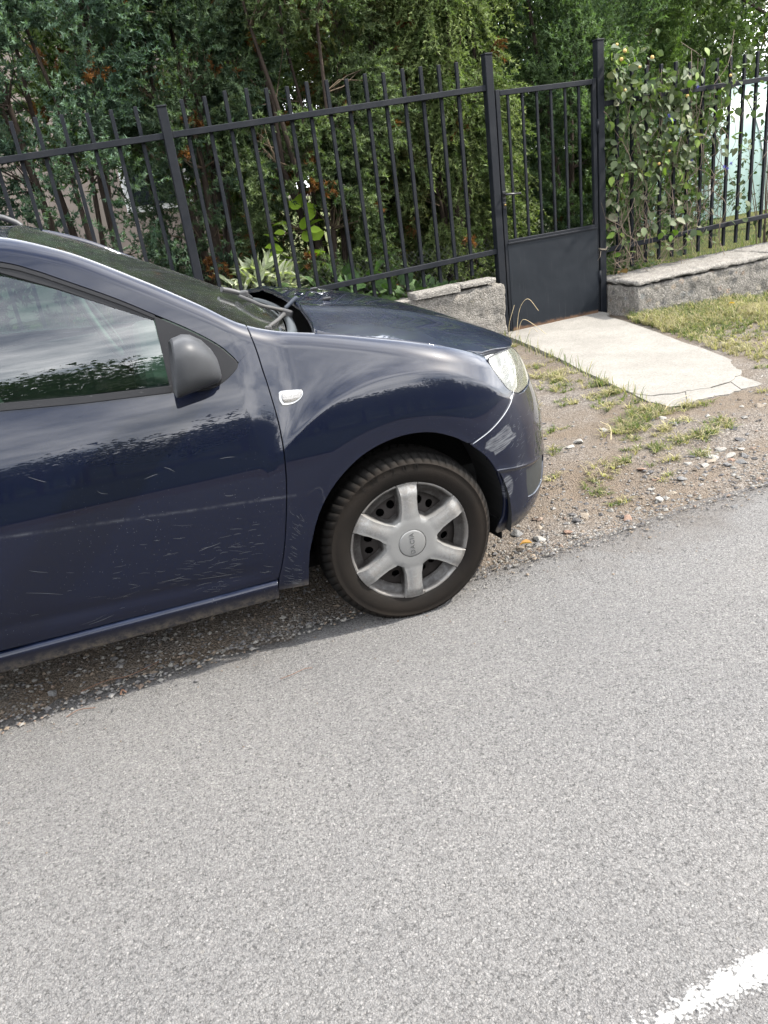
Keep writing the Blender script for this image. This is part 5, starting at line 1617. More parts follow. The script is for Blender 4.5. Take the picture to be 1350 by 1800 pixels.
def cover_mesh():
    """wheel trim: six broad spokes, open windows between, dished gaps running out to the rim"""
    rs = np.array([.050, .060, .072, .084, .092, .098, .1045, .105, .112, .120, .130, .140, .150, .160, .168, .1715, .172, .178, .184, .190, .196, .201, .205, .209, .213])
    hwf = lambda r: np.interp(r, [.05, .095, .12, .16, .20, .213], [.0262, .0350, .0285, .0275, .0320, .035])
    cols_ = []
    half = [0., .45, .60, .98, 1.0]
    for k in range(6):
        for sg in (1, -1):
            pass
    nc = 20
    nt_ = 6 * nc
    TT = np.zeros((len(rs), nt_)); LAT = np.zeros_like(TT)
    for i_, r in enumerate(rs):
        sec = math.pi / 6 * r
        hw = min(hwf(r), sec * .93)
        rest = sec - hw
        lat_h = [0., hw * .44, hw * .58, hw * .98, hw + min(.0035, rest * .2), hw + min(.0065, rest * .4), hw + min(.0080, rest * .5), hw + rest * .62, hw + rest * .80, hw + rest * .92, sec]
        full_ = np.array(lat_h[:-1] + [sec] + [-q for q in lat_h[1:-1][::-1]])      # 0 .. +sec, -sec .. 0 (runs round one sector)
        base = np.concatenate([np.array(lat_h), 2 * sec - np.array(lat_h[1:-1][::-1])])
        for k in range(6):
            TT[i_, k * nc:(k + 1) * nc] = math.pi / 2 + k * math.pi / 3 + base / r
            LAT[i_, k * nc:(k + 1) * nc] = np.minimum(base, 2 * sec - base)
    RR = np.repeat(rs[:, None], nt_, 1)
    hwm = np.repeat(np.minimum(hwf(rs), math.pi / 6 * rs * .93)[:, None], nt_, 1)
    nr = len(rs)
    gapm = sstep(.0, .0060, LAT - hwm) * sstep(.090, .1045, RR)
    ring = sstep(.199, .2075, RR)
    face = -.010 - .0025 * sstep(.088, .082, RR) + .012 * sstep(.175, .213, RR)
    valley = .032 - .014 * sstep(.172, .205, RR)
    Y = face * (1 - gapm) + valley * gapm
    Y = Y * (1 - ring * gapm) + .004 * ring * gapm
    Y = Y - .0016 * (LAT < hwm * .5) * sstep(.084, .098, RR) * (1 - gapm)
    V = np.stack([RR * np.cos(TT), Y, RR * np.sin(TT)], -1).reshape(-1, 3)
    i = np.arange(nr * nt_).reshape(nr, nt_); j = np.roll(i, -1, 1)
    F = np.stack([i[:-1], j[:-1], j[1:], i[1:]], -1).reshape(-1, 4)
    c_idx = np.arange(nt_) % nc
    hole = ((rs[:-1] >= .1049) & (rs[1:] <= .1721))[:, None] & ((c_idx >= 6) & (c_idx <= 13))[None]
    F = F[~hole.reshape(-1)]
    ths = TT[-1]
    # outer lip
    n0 = len(V); lip = np.stack([.2155 * np.cos(ths), np.full(nt_, .008), .2155 * np.sin(ths)], 1); lip2 = lip * [.985, 1, .985] + [0, .012, 0]
    V = np.concatenate([V, lip, lip2]); k = n0 + np.arange(nt_); k2 = k + nt_
    F = np.concatenate([F, np.stack([i[-1], j[-1], np.roll(k, -1), k], -1), np.stack([k, np.roll(k, -1), np.roll(k2, -1), k2], -1)])
    me = npmesh('wheel_trim', V, F, True)
    me.set_sharp_from_angle(angle=R(32))
    return me
def flat(u, v):
    return np.stack([u, np.full(np.shape(u), .0), v], -1)
def make_wheel(loc, rotd):
    wh = MB().lathe([(.20, .03), (.205, .02), (.21, .012), (.2155, .012), (.2155, .018), (.207, .024), (.195, .06), (.185, .14), (.2, .165)], 'Y', 64).build('wheel', M_STEEL, car)
    wh.location = loc
    ob('tyre', tyre_mesh(), M_TYRE, wh)
    wt = ob('wheel_trim', cover_mesh(), M_COVER, wh)
    wt.rotation_euler = (0, rotd, 0)
    bm = bmesh.new(); bm.from_mesh(wt.data); bmesh.ops.solidify(bm, geom=bm.faces[:], thickness=-.003); bm.to_mesh(wt.data); bm.free()
    for p in wt.data.polygons: p.use_smooth = True
    wt.data.set_sharp_from_angle(angle=R(32))
    # steel disc with round ventilation holes
    circ = lambda r, n, cx_=0, cz_=0: [(cx_ + r * math.cos(a), cz_ + r * math.sin(a)) for a in np.linspace(0, 2 * np.pi, n, endpoint=False)]
    hl_ = [circ(.0155, 12, .140 * math.cos(a + .26 * s), .140 * math.sin(a + .26 * s)) for a in [rotd * 0 + math.pi / 3 * k + math.pi / 6 + .52 for k in range(6)] for s in (-.62, .62)]
    dk = sheet('steel_disc', circ(.20, 60), lambda u, v: np.stack([u, .050 - .012 * sstep(.16, .10, np.hypot(u, v)), v], -1), M_STEEL, wh, holes=hl_, step=.02, thick=.006)
    dk.rotation_euler = (0, rotd, 0)
    MB().lathe([(0, .12), (.18, .12)], 'Y', 32).build('brake_drum', M_DARK, wh)
    # hub cap with the raised name
    cap = MB().lathe([(0, -.0135), (.044, -.0132), (.0470, -.0124), (.0484, -.0105), (.0486, .002)], 'Y', 48).build('hub_cap', M_COVER, wh)
    cu = bpy.data.curves.new('lettering', 'FONT'); cu.body = 'DACIA'; cu.size = .0225; cu.extrude = .0009; cu.bevel_depth = .0003
    cu.align_x = 'CENTER'; cu.align_y = 'CENTER'; cu.space_character = 1.22
    tmp = bpy.data.objects.new('lettering', cu); COL.objects.link(tmp)
    dg = bpy.context.evaluated_depsgraph_get(); me = bpy.data.meshes.new_from_object(tmp.evaluated_get(dg)); bpy.data.objects.remove(tmp)
    me.name = 'lettering'
    me.materials.clear()
    lt = ob('lettering', me, simple_cache('letter_grey', (.09, .09, .088), .45, .3), cap)
    lt.matrix_basis = Matrix.Translation((0, -.0136, 0)) @ Matrix.Rotation(R(-90) + .02, 4, 'Y') @ Matrix.Rotation(R(90), 4, 'X')
    # worn raised lettering on the tyre wall
    for ch, dg_ in zip('EW-200', (121, 112, 104, 97, 88.5, 80)):
        cu = bpy.data.curves.new('tyre_letter', 'FONT'); cu.body = ch; cu.size = .034; cu.extrude = .0012; cu.align_x = 'CENTER'; cu.align_y = 'CENTER'
        tmp = bpy.data.objects.new('tyre_letter', cu); COL.objects.link(tmp)
        dg = bpy.context.evaluated_depsgraph_get(); me = bpy.data.meshes.new_from_object(tmp.evaluated_get(dg)); bpy.data.objects.remove(tmp)
        me.name = 'tyre_letter'; me.materials.clear()
        lo = ob('tyre_letter', me, M_TYRE, wh)
        a = R(dg_)
        lo.matrix_basis = Matrix.Translation((.2685 * math.cos(a), -.0068, .2685 * math.sin(a))) @ Matrix.Rotation(-(a - math.pi / 2), 4, 'Y') @ Matrix.Rotation(R(90), 4, 'X')
    return wh
wh1 = make_wheel((0, 0, .302), R(3))
wh2 = make_wheel((-2.589, 0, .302), R(17))
for x in (0, -2.589):
    w2 = MB().lathe([(.0, .08), (.2, .07), (.21, .0), (.25, -.008), (.28, -.004), (.300, .02), (.311, .06), (.311, .12), (.298, .16), (.25, .18)], 'Y', 48).build('wheel', M_TYRE, car)
    w2.location = (x, 2 * CL - .0, .302); w2.scale = (1, -1, 1)

# ---- arch liners, inner body, floor
def liner(cx_, r=.385):
    a = np.linspace(R(-12), R(192), 40)
    a2 = a
    V = np.concatenate([np.stack([cx_ + r * np.cos(a), np.full(40, y), .312 + r * np.sin(a)], 1) for y in (.012, .30)])
    i = np.arange(80).reshape(2, 40)
    F = np.stack([i[0, :-1], i[0, 1:], i[1, 1:], i[1, :-1]], -1)
    c_ = len(V); V = np.concatenate([V, [[cx_, .30, .312]]])
    F2 = np.stack([i[1, :-1], i[1, 1:], np.full(39, c_)], -1)
    ob('arch_liner', npmesh('arch_liner', V, [F, F2], False), M_LINER, car)
liner(0); liner(-2.589)
inner = []
xs_ = np.linspace(-3.22, .58, 90)
zs_ = np.linspace(.235, .93, 24)
X, Z = np.meshgrid(xs_, zs_, indexing='ij')
for s in (0, 1):
    Y = Yi(X, Z, False) + .05
    V = np.stack([X, Y if not s else 2 * CL - Y, Z], -1).reshape(-1, 3)
    i = np.arange(X.size).reshape(X.shape)
    F = np.stack([i[:-1, :-1], i[1:, :-1], i[1:, 1:], i[:-1, 1:]], -1).reshape(-1, 4)
    cen = V[F].mean(1)
    kp = (np.hypot(cen[:, 0], cen[:, 2] - .312) > .40) & (np.hypot(cen[:, 0] + 2.589, cen[:, 2] - .312) > .40) & (cen[:, 2] < np.interp(cen[:, 0], [-3, -.4, .2, .45], [.93, .93, .84, .74])) & (cen[:, 0] < .50)
    ob('inner_body', npmesh('inner_body', V, F[kp], True), M_DARK, car)
MB().box((-1.45, CL, .225), (1.86, 1.54, .07), .02).box((-1.45, CL, .215), (3.5, 1.22, .07), .02).build('floor_pan', M_DARK, car)
MB().box((.12, CL, .60), (.84, 1.08, .42), .02).build('engine_block', M_DARK, car)
MB().box((-.36, CL, .62), (.06, 1.50, .62), .02).build('bulkhead', M_DARK, car)
# rear end
V = []
prof = [(-3.20, .25), (-3.27, .42), (-3.28, .60), (-3.25, .80), (-3.25, .93), (-3.17, 1.18), (-3.06, 1.38)]
for x, z in prof:
    for k in range(17):
        s = k / 16 * 2 - 1
        V.append((x + .12 * abs(s) ** 4, CL + s * (.80 if z < .95 else .80 - (z - .95) * .6), z - .02 * (z > 1.3) * abs(s) ** 3))
i = np.arange(len(V)).reshape(len(prof), 17)
F = np.stack([i[:-1, :-1], i[1:, :-1], i[1:, 1:], i[:-1, 1:]], -1).reshape(-1, 4)
ob('tailgate', npmesh('tailgate', V, F, True), M_NAVY, car)

# ---- interior
MB().box((-.56, CL, .90), (.40, 1.34, .16), .06, Matrix.Rotation(R(6), 3, 'Y'), 4).box((-.50, CL, .72), (.30, 1.36, .36), .03).build('dashboard', M_DASH, car)
sw = MB(); 
ring = [(.0, .185 * math.cos(a), .185 * math.sin(a)) for a in np.linspace(0, 2 * np.pi, 33)]
sw.tube(ring, .016, 8, cap=False)
sw.lathe([(0, -.03), (.06, -.03), (.075, -.01), (.07, .02)], 'X', 20)
for a in (0, 2.3, 3.98): sw.tube([(0, .05 * math.cos(a), .05 * math.sin(a)), (0, .18 * math.cos(a), .18 * math.sin(a))], .013, 6)
swo = sw.build('steering_wheel', M_DASH, car); swo.location = (-.83, 1.22, .98); swo.rotation_euler = (0, R(-24), 0)
def seat(x, y):
    st_ = MB().box((0, 0, .36), (.50, .50, .16), .06, seg=4).build('seat', M_SEATC, car); st_.location = (x, y, .10)
    b = MB().box((0, 0, 0), (.14, .48, .62), .06, Matrix.Rotation(R(-17), 3, 'Y'), 4).build('seat_back', M_SEATC, st_); b.location = (-.31, 0, .70)
    h = MB().box((0, 0, 0), (.10, .26, .18), .045, Matrix.Rotation(R(-10), 3, 'Y'), 4).build('headrest', M_SEATC, st_); h.location = (-.44, 0, 1.13)
    MB().tube([(-.42, -.06, 1.0), (-.44, -.06, 1.1)], .006, 6).tube([(-.42, .06, 1.0), (-.44, .06, 1.1)], .006, 6).build('headrest_stalk', M_CHROME, st_)
seat(-1.12, .46); seat(-1.12, 1.22)
MB().box((-2.15, CL, .48), (.5, 1.2, .16), .05, seg=3).box((-2.44, CL, .80), (.14, 1.2, .62), .05, Matrix.Rotation(0, 3, 'Y'), 3).build('rear_bench', M_SEATC, car)
MB().box((-.84, CL, 1.285), (.035, .24, .065), .018, seg=3).build('rear_view_mirror', M_BLACKPL, car)
for y in (.10, 2 * CL - .10):       # door cards and B pillars inside
    MB().box((-1.0, y, .78), (.80, .03, .36), .012).build('door_card', M_DASH, car)
    MB().box((-1.36, y + (.14 if y < 1 else -.14), 1.2), (.09, .03, .46), .01, Matrix.Rotation(R(0), 3, 'X')).build('pillar_trim', M_LITE, car)
MB().box((-1.9, CL, 1.435), (1.7, 1.02, .02), .008).build('headlining', M_LITE, car)
# ---- fine scratches, each a tapered sliver lying on the lacquer
M_SCR = simple('bare_scratch', (.065, .068, .073), .65, var=.5, scale=40)
def scratches(parent, lines, surf=None):
    V = []; F = []
    for P, wd in lines:
        P = catmull(np.array(P), 5); n = len(P)
        d = nrmz(np.gradient(P, axis=0)); pr = np.stack([-d[:, 1], d[:, 0]], 1)
        w_ = wd * .5 * np.sin(np.pi * np.linspace(.06, .94, n)) ** .7
        k = len(V) * 1
        A, B_ = P + pr * w_[:, None], P - pr * w_[:, None]
        base = sum(len(v) for v in V)
        Q = np.concatenate([A, B_])
        if surf is None:
            V.append(np.stack([Q[:, 0], Yi(Q[:, 0], Q[:, 1]) - .0007, Q[:, 1]], 1))
        else:
            q = uz(Q[:, 0], Q[:, 1]); V.append(surf(q[:, 0], q[:, 1]))
        i = base + np.arange(n - 1)
        F.append(np.stack([i, i + 1, i + 1 + n, i + n], 1))
    o = ob('paint_scratches', npmesh('paint_scratches', np.concatenate(V), np.concatenate(F), True), M_SCR, parent)
    o['kind'] = 'stuff'
rs = np.random.default_rng(41)
L_ = []
for _ in range(130):        # flung up behind the wheel arch
    a = R(rs.uniform(152, 197)) ; r0 = .384 + rs.uniform(0, .075) ** 1.0; ln2 = rs.uniform(.008, .030) * (2. if rs.uniform() < .2 else 1)
    th = a + rs.normal(0, .13) - .55
    p0 = np.array([.0 + r0 * math.cos(a), .315 + r0 * math.sin(a)]); p1 = p0 + ln2 * np.array([math.cos(th), math.sin(th)])
    if p0[1] < .255 or min(p1) < -.9 or p1[0] < np.interp(p1[1], gap[::-1, 1], gap[::-1, 0]) + .006: continue
    L_.append(([p0, (p0 + p1) / 2 + rs.normal(0, .0008, 2), p1], rs.uniform(.0003, .0010)))
scratches(wing, L_)
L_ = []
for _ in range(110):
    x = -.47 - abs(rs.normal(0, .30)); z = rs.normal(.41, .070)
    if x < -1.34 or z < .315 or z > .58: continue
    ln2 = rs.lognormal(-3.55, .55); th = math.pi + rs.normal(-.16, .13)
    p0 = np.array([x, z]); p1 = p0 + ln2 * np.array([math.cos(th), math.sin(th)])
    if x > np.interp(z, gap[::-1, 1], gap[::-1, 0]) - .006: continue
    L_.append(([p0, (p0 + p1) / 2 + rs.normal(0, .0015, 2), p1], rs.uniform(.0003, .0010)))
for x, z, ln2, th in ((-1.05, .78, .05, 2.6), (-.75, .735, .04, 3.3), (-.70, .73, .035, 2.5), (-.52, .735, .045, 3.05), (-.90, .71, .03, 2.6), (-1.2, .69, .03, 2.7), (-1.12, .52, .05, 2.75), (-1.1, .44, .10, 2.8), (-.62, .48, .06, 3.2), (-.66, .475, .03, 3.3), (-.80, .60, .02, 2.6), (-.55, .62, .025, 2.9), (-.98, .33, .08, 3.3), (-.75, .40, .07, 3.15)):
    p0 = np.array([x, z]); p1 = p0 + ln2 * np.array([math.cos(th), math.sin(th)])
    L_.append(([p0, (p0 + p1) / 2 + rs.normal(0, .002, 2), p1], .0012))
scratches(door, L_)
L_ = []
for _ in range(80):
    x = rs.uniform(.40, .64); z = rs.uniform(.38, .64); ln2 = rs.uniform(.012, .05); th = rs.normal(1.1, .35) if x > .55 else rs.normal(.25, .2)
    p0 = np.array([x, z]); p1 = p0 + ln2 * np.array([math.cos(th) * .5, math.sin(th)])
    if p1[0] > .655 or p1[1] > .66: continue
    L_.append(([p0, (p0 + p1) / 2 + rs.normal(0, .001, 2), p1], rs.uniform(.0005, .0012)))
scratches(bump_, L_, nosef(-.0008))
# ================================================================== GRASS, STONES, LITTER
rng = np.random.default_rng(3)
def grass(name, base, h, wd, cols, lean=.5, parent=None, curl=.5):
    n = len(base)
    a = rng.uniform(0, 2 * np.pi, n)
    d = np.stack([np.cos(a), np.sin(a), np.zeros(n)], 1) * (rng.uniform(0, lean, n) * h)[:, None]
    s = np.stack([-np.sin(a + rng.normal(0, .6, n)), np.cos(a), np.zeros(n)], 1) * (wd / 2)[:, None] if np.ndim(wd) else np.stack([-np.sin(a), np.cos(a), np.zeros(n)], 1) * wd / 2
    z = np.zeros((n, 3)); z[:, 2] = h
    m1 = base + d * .30 + z * .45; m2 = base + d * .68 + z * .80; tp = base + d * (1 + curl * .3) + z * (1 - .12 * curl)
    V = np.stack([base - s, base + s, m1 - s * .85, m1 + s * .85, m2 - s * .6, m2 + s * .6, tp], 1).reshape(-1, 3)
    k = np.arange(n)[:, None] * 7
    F = [np.concatenate([k + [0, 1, 3, 2], k + [2, 3, 5, 4]]), k + [4, 5, 6]]
    o = ob(name, npmesh(name, V, F, False, np.repeat(cols, 7, 0)), M_GRASS, parent)
    return tag(o, kind='stuff')
def clumped(name, cx_, cy_, per, h, wd, cols, spread=.012, lean=(.25, 1.25)):
    """every clump is a handful of blades leaning outwards from one root"""
    n = len(cx_); k = np.repeat(np.arange(n), per); m = len(k)
    a = rng.uniform(0, 2 * np.pi, m); r = rng.uniform(0, 1, m) ** .5
    x = cx_[k] + np.cos(a) * r * spread; y = cy_[k] + np.sin(a) * r * spread
    hh = h[k] * rng.uniform(.45, 1.15, m)
    d = np.stack([np.cos(a), np.sin(a), np.zeros(m)], 1) * (hh * (lean[0] + (lean[1] - lean[0]) * r * rng.uniform(.5, 1.2, m)))[:, None]
    s_ = np.stack([-np.sin(a), np.cos(a), np.zeros(m)], 1) * (rng.uniform(*wd, m) / 2)[:, None]
    z = np.zeros((m, 3)); z[:, 2] = hh
    base = np.stack([x, y, zat(x, y) - .003], 1)
    dr = rng.uniform(.55, 1., m)[:, None]
    m1 = base + d * .28 + z * .50; m2 = base + d * .68 + z * .82 * dr; tp = base + d * 1.12 + z * .80 * dr * rng.uniform(.6, 1.1, (m, 1))
    V = np.stack([base - s_, base + s_, m1 - s_ * .9, m1 + s_ * .9, m2 - s_ * .6, m2 + s_ * .6, tp], 1).reshape(-1, 3)
    q = np.arange(m)[:, None] * 7
    F = [np.concatenate([q + [0, 1, 3, 2], q + [2, 3, 5, 4]]), q + [4, 5, 6]]
    c = cols[k] * rng.uniform(.75, 1.25, (m, 1))
    dd = rng.uniform(size=m) < .16; c[dd] = mixcol(int(dd.sum()), *DRY)
    o = ob(name, npmesh(name, V, F, False, np.repeat(np.clip(c, 0, 1), 7, 0)), M_GRASS)
    return tag(o, kind='stuff')
def zat(x, y):
    return verge_z(np.asarray(x, float), np.asarray(y, float))
GREEN, DRY = ((.075, .110, .032), (.165, .19, .065)), ((.28, .235, .125), (.44, .39, .24))
def gcol(n, fdry):
    c = mixcol(n, *GREEN); d = rng.uniform(size=n) < fdry
    c[d] = mixcol(int(d.sum()), *DRY); return c
# grass bank right of the slab
def edgeR(y):
    return np.interp(y, [3.6, 4.1, 4.62, 5.15, 5.6, 5.95], [3.98, 4.06, 4.17, 4.30, 4.42, 4.55])
n = 26000
y = rng.uniform(3.75, 5.76, n); x = edgeR(y) + .02 + rng.exponential(1.0, n) * 1.1 + rng.uniform(0, .1, n)
nn = np.array([mnoise.noise(Vector((a * 1.6, b * 1.6, 0))) for a, b in zip(x, y)])
ln_ = np.clip((5.76 - y) / 2.0, 0, 1)
keep = (x < 9) & (rng.uniform(size=n) < np.clip(1.0 - .85 * sstep(.25, .95, ln_) + .5 * nn, .08, 1))
x, y, nn, ln_ = x[keep], y[keep], nn[keep], ln_[keep]; n = len(x)
c = gcol(n, 0.0); dr_ = rng.uniform(size=n) < np.clip(.30 + .75 * ln_ + .7 * nn, .08, .95); c[dr_] = mixcol(int(dr_.sum()), *DRY)
pick = rng.permutation(n)[:3300]
x, y, nn, ln_, c = x[pick], y[pick], nn[pick], ln_[pick], c[pick]
clumped('grass', x, y, 9, rng.uniform(.035, .10, len(x)) * (1.15 - .6 * ln_) * (1 + .6 * np.clip(nn, -.5, .6)), (.003, .0062), c)
# tufts on the verge left of the slab and between the stones
tufts = [(2.93, 4.62, .16, 260), (3.02, 4.95, .12, 160), (2.90, 4.45, .15, 260), (3.04, 4.20, .12, 200), (2.78, 4.28, .14, 150), (2.68, 3.97, .10, 90), (2.97, 3.98, .13, 300), (2.84, 3.74, .12, 170), (2.80, 3.45, .16, 420), (2.92, 3.52, .12, 240), (2.62, 3.32, .14, 260), (2.72, 3.18, .09, 120), (2.90, 3.23, .06, 70), (2.55, 3.02, .08, 120), (2.70, 3.00, .12, 150), (2.83, 2.98, .10, 150), (3.02, 3.06, .09, 170), (2.55, 3.2, .05, 50), (2.45, 3.05, .10, 80),
         (2.16, 2.93, .10, 110), (2.06, 2.86, .07, 60), (2.26, 2.96, .07, 60), (2.02, 2.76, .05, 60), (2.45, 2.83, .06, 60), (2.66, 2.80, .06, 80), (3.1, 3.42, .07, 130), (3.2, 3.40, .06, 90), (2.40, 4.1, .14, 120), (2.45, 4.5, .2, 200), (2.6, 5.0, .25, 260), (2.9, 5.4, .25, 260), (3.15, 5.7, .2, 220), (2.3, 3.6, .08, 50), (2.1, 3.3, .07, 50), (1.9, 3.0, .06, 40), (1.86, 3.4, .10, 50), (2.4, 5.6, .4, 300), (1.6, 5.4, .5, 300), (.4, 5.2, .6, 300), (3.6, 3.35, .05, 30), (3.98, 3.72, .05, 40), (2.0, 2.62, .04, 22), (2.32, 2.68, .05, 28)]
X_ = []; Y_ = []; H = []; Cc = []
for tx, ty, r, k in tufts:
    k = max(4, int(k / 9))
    p = rng.normal(0, r * .42, (k, 2)) * [1.25, .8] + [tx, ty]
    X_.append(p[:, 0]); Y_.append(p[:, 1]); H.append(rng.uniform(.022, .064, k) * (.6 + r * 2.6)); Cc.append(gcol(k, rng.uniform(.35, .75)))
X_, Y_, H, Cc = [np.concatenate(q) for q in (X_, Y_, H, Cc)]
clumped('grass_tufts', X_, Y_, 15, H, (.0028, .0055), Cc, .014, (.3, 1.5))
# sparse weeds along the slab edge and walls
P = []
for t_ in np.linspace(0, 1, 260):
    q = slabL[int(t_ * (len(slabL) - 1))]; P.append((q[0] - abs(rng.normal(0, .04)), q[1] + rng.normal(0, .02)))
for x_ in np.linspace(.5, 3.4, 200): P.append((x_, 5.95 - abs(rng.normal(0, .04))))
P = np.array(P)
grass('edge_weeds', np.stack([P[:, 0], P[:, 1], zat(P[:, 0], P[:, 1])], 1), rng.uniform(.03, .11, len(P)), rng.uniform(.003, .006, len(P)), gcol(len(P), .4), 1.0)
# garden grass behind the fence
n = 6000
x = rng.uniform(-1, 9.5, n); y = 6.3 + rng.exponential(.9, n)
grass('lawn_grass', np.stack([x, y, np.full(n, .02)], 1), rng.uniform(.05, .22, n), rng.uniform(.005, .009, n), gcol(n, .28), .9)
# dry stalks by the gate
sg = [(catmull([(3.40, 5.92, 0), (3.38, 5.88, .14), (3.43, 5.86, .30)], 6), np.full(13, .0022)), (catmull([(3.46, 5.90, 0), (3.50, 5.86, .16), (3.58, 5.80, .11), (3.66, 5.74, .02)], 6), np.full(19, .002)), (catmull([(3.44, 5.88, 0), (3.50, 5.9, .24), (3.56, 5.85, .33), (3.64, 5.82, .22)], 6), np.full(19, .002)), (catmull([(3.50, 5.8, .0), (3.55, 5.8, .09), (3.62, 5.82, .04)], 6), np.full(13, .0018))]
V, F = tubes_np(sg, 5)
o = ob('dry_stalk', npmesh('dry_stalk', V, F, True), simple('straw', (.42, .34, .20), .8, var=.3), None)
tag(o, 'bent dry straw stalks standing at the foot of the gate', 'dry weed')

# ---- stones
def stone_mesh(seed, flatn=.55):
    bm = bmesh.new(); bmesh.ops.create_icosphere(bm, subdivisions=2, radius=1)
    for v in bm.verts:
        p = v.co.copy(); q = p * 1.1 + Vector((seed * 5.3, 0, 0))
        v.co = p * (1 + .38 * mnoise.noise(q) + .12 * mnoise.noise(q * 3))
        # facet
        for k in range(8):
            nv = Vector((math.sin(seed * 3 + k * 2.1), math.cos(seed * 1.7 + k * 1.3), math.sin(seed + k * 4.))).normalized()
            d = v.co.dot(nv) - .62
            if d > 0: v.co -= nv * d * .97
        v.co.z *= flatn
    me = bpy.data.meshes.new('stone'); bm.to_mesh(me); bm.free()
    for p in me.polygons: p.use_smooth = False
    return me
def m_stone(name, a, b):
    t = T(name)
    f = t.noise(2.2, 6, .7)
    return t.done(t.bsdf(t.mix(f, a, b), .9, Normal=t.bump(t.noise(9, 5, .7), .5, .05), Specular_IOR_Level=.2))
STM = [m_stone('pale_limestone', (.24, .225, .20), (.36, .345, .315)), m_stone('sandy_stone', (.19, .155, .12), (.29, .25, .20)), m_stone('grey_stone', (.115, .113, .112), (.20, .197, .19)), m_stone('reddish_stone', (.19, .12, .088), (.27, .19, .145)), m_stone('dark_stone', (.06, .058, .06), (.11, .107, .105))]
STN = ['pale limestone', 'sandy brown', 'mid grey', 'reddish', 'dark grey']
meshes = [[None] * 4 for _ in STM]
for a in range(5):
    for b in range(4):
        me = stone_mesh(a * 4 + b + 1, (.5, .62, .42, .7)[b]); me.materials.append(STM[a]); meshes[a][b] = me
def stone(x, y, s, a, label, group='loose stones lying on the gravel verge', b=None, sq=1.25, cat='stone', name='stone'):
    o = bpy.data.objects.new(name, meshes[a][rng.integers(4) if b is None else b])
    s *= .88
    o.scale = (s * sq, s, s * rng.uniform(.8, 1.1)); o.rotation_euler = (rng.normal(0, .12), rng.normal(0, .12), rng.uniform(0, 6.3))
    z = gz(x, y) if y > ROAD_Y(x) else .012
    o.location = (x, y, z + s * .10)
    COL.objects.link(o); tag(o, label, cat, group)
    return o
ROAD_Y = lambda x: 2.42 - .02 * min(max(x, 0), 3)
# picked stones
stone(3.38, 3.16, .034, 1, 'brown flat stone alone on the tarmac right of the slab', b=1)
stone(2.29, 2.235, .019, 2, 'single grey stone lying on the road surface')
def cluster(rows, where, group='loose stones lying on the gravel verge'):
    """each stone is named by its colour, size rank and count from the left within its colour"""
    rows = sorted(rows, key=lambda r: r[0] + .25 * (r[1] - 2.5))
    order = ['first', 'second', 'third', 'fourth', 'fifth', 'sixth', 'seventh', 'eighth']
    for a in range(5):
        own = [r for r in rows if r[3] == a]
        for i, (x, y, s, _) in enumerate(own):
            if len(own) == 1:
                lab = f'only {STN[a]} stone {where}'
            elif i == len(own) - 1 and i > 1:
                lab = f'rightmost {STN[a]} stone {where}'
            else:
                lab = f'{order[i]} {STN[a]} stone from the left {where}'
            stone(x, y, s, a, lab, group)
small = []
def split(rows):
    small.extend((x, y, s) for x, y, s, a in rows if s < .0185)
    return [r for r in rows if r[2] >= .0185]
heap = [(2.60, 2.70, .030, 1), (2.66, 2.76, .034, 0), (2.55, 2.68, .026, 0), (2.70, 2.67, .024, 3), (2.74, 2.72, .030, 0), (2.72, 2.63, .030, 2), (2.79, 2.68, .024, 2), (2.68, 2.82, .034, 0), (2.76, 2.80, .032, 0), (2.83, 2.74, .022, 0), (2.50, 2.74, .020, 0), (2.58, 2.80, .024, 4), (2.64, 2.63, .026, 2), (2.80, 2.62, .018, 2), (2.88, 2.72, .018, 0), (2.47, 2.66, .017, 0), (2.92, 2.84, .028, 4)]
cluster(split(heap), 'in the heap at the road edge')
left = [(1.74, 2.56, .030, 4), (1.80, 2.58, .026, 1), (1.93, 2.46, .026, 3), (1.86, 2.55, .016, 2), (1.76, 2.62, .018, 0), (1.92, 2.57, .017, 2), (1.64, 2.48, .020, 3), (1.70, 2.46, .013, 0), (2.02, 2.51, .014, 2)]
cluster(split(left), 'in the scatter ahead of the bumper')
midl = [(2.15, 2.52, .026, 0), (2.10, 2.49, .016, 3), (2.24, 2.55, .024, 1), (2.20, 2.64, .02, 0), (2.28, 2.70, .020, 3), (2.36, 2.62, .024, 2), (2.33, 2.57, .014, 0), (2.30, 2.83, .022, 3), (2.22, 2.79, .014, 0), (2.32, 2.78, .017, 1), (2.27, 2.77, .018, 1), (2.12, 2.60, .014, 0)]
cluster(split(midl), 'on bare gravel between bumper and heap')
far_ = [(2.86, 3.34, .026, 0), (2.84, 3.23, .034, 2), (2.30, 3.34, .034, 0), (2.22, 3.30, .026, 0), (2.52, 3.42, .03, 0), (2.34, 3.75, .022, 4), (2.19, 3.5, .02, 4), (2.05, 3.62, .02, 1), (1.84, 3.30, .03, 0), (1.80, 3.0, .028, 0), (1.72, 2.90, .022, 3), (3.05, 3.2, .018, 4), (3.20, 2.86, .022, 0), (3.4, 3.33, .018, 2), (3.16, 3.05, .018, 2), (3.0, 2.96, .026, 4)]
cluster(split(far_), 'among the sparse tufts before the slab')
und = [(.05, 2.72, .024, 0), (-.20, 2.58, .016, 0), (-.02, 2.60, .014, 1), (-.42, 2.50, .020, 2), (.16, 2.78, .03, 2), (-.30, 2.68, .012, 0), (.10, 2.56, .012, 2)]
cluster(split(und), 'in the shade under the sill', 'pebbles in the shade of the car')
front_ = [(1.52, 2.50, .030, 0), (1.47, 2.60, .034, 2), (1.58, 2.60, .020, 1), (1.40, 2.47, .022, 1), (1.62, 2.66, .018, 0)]
cluster(split(front_), 'tucked below the front bumper corner')

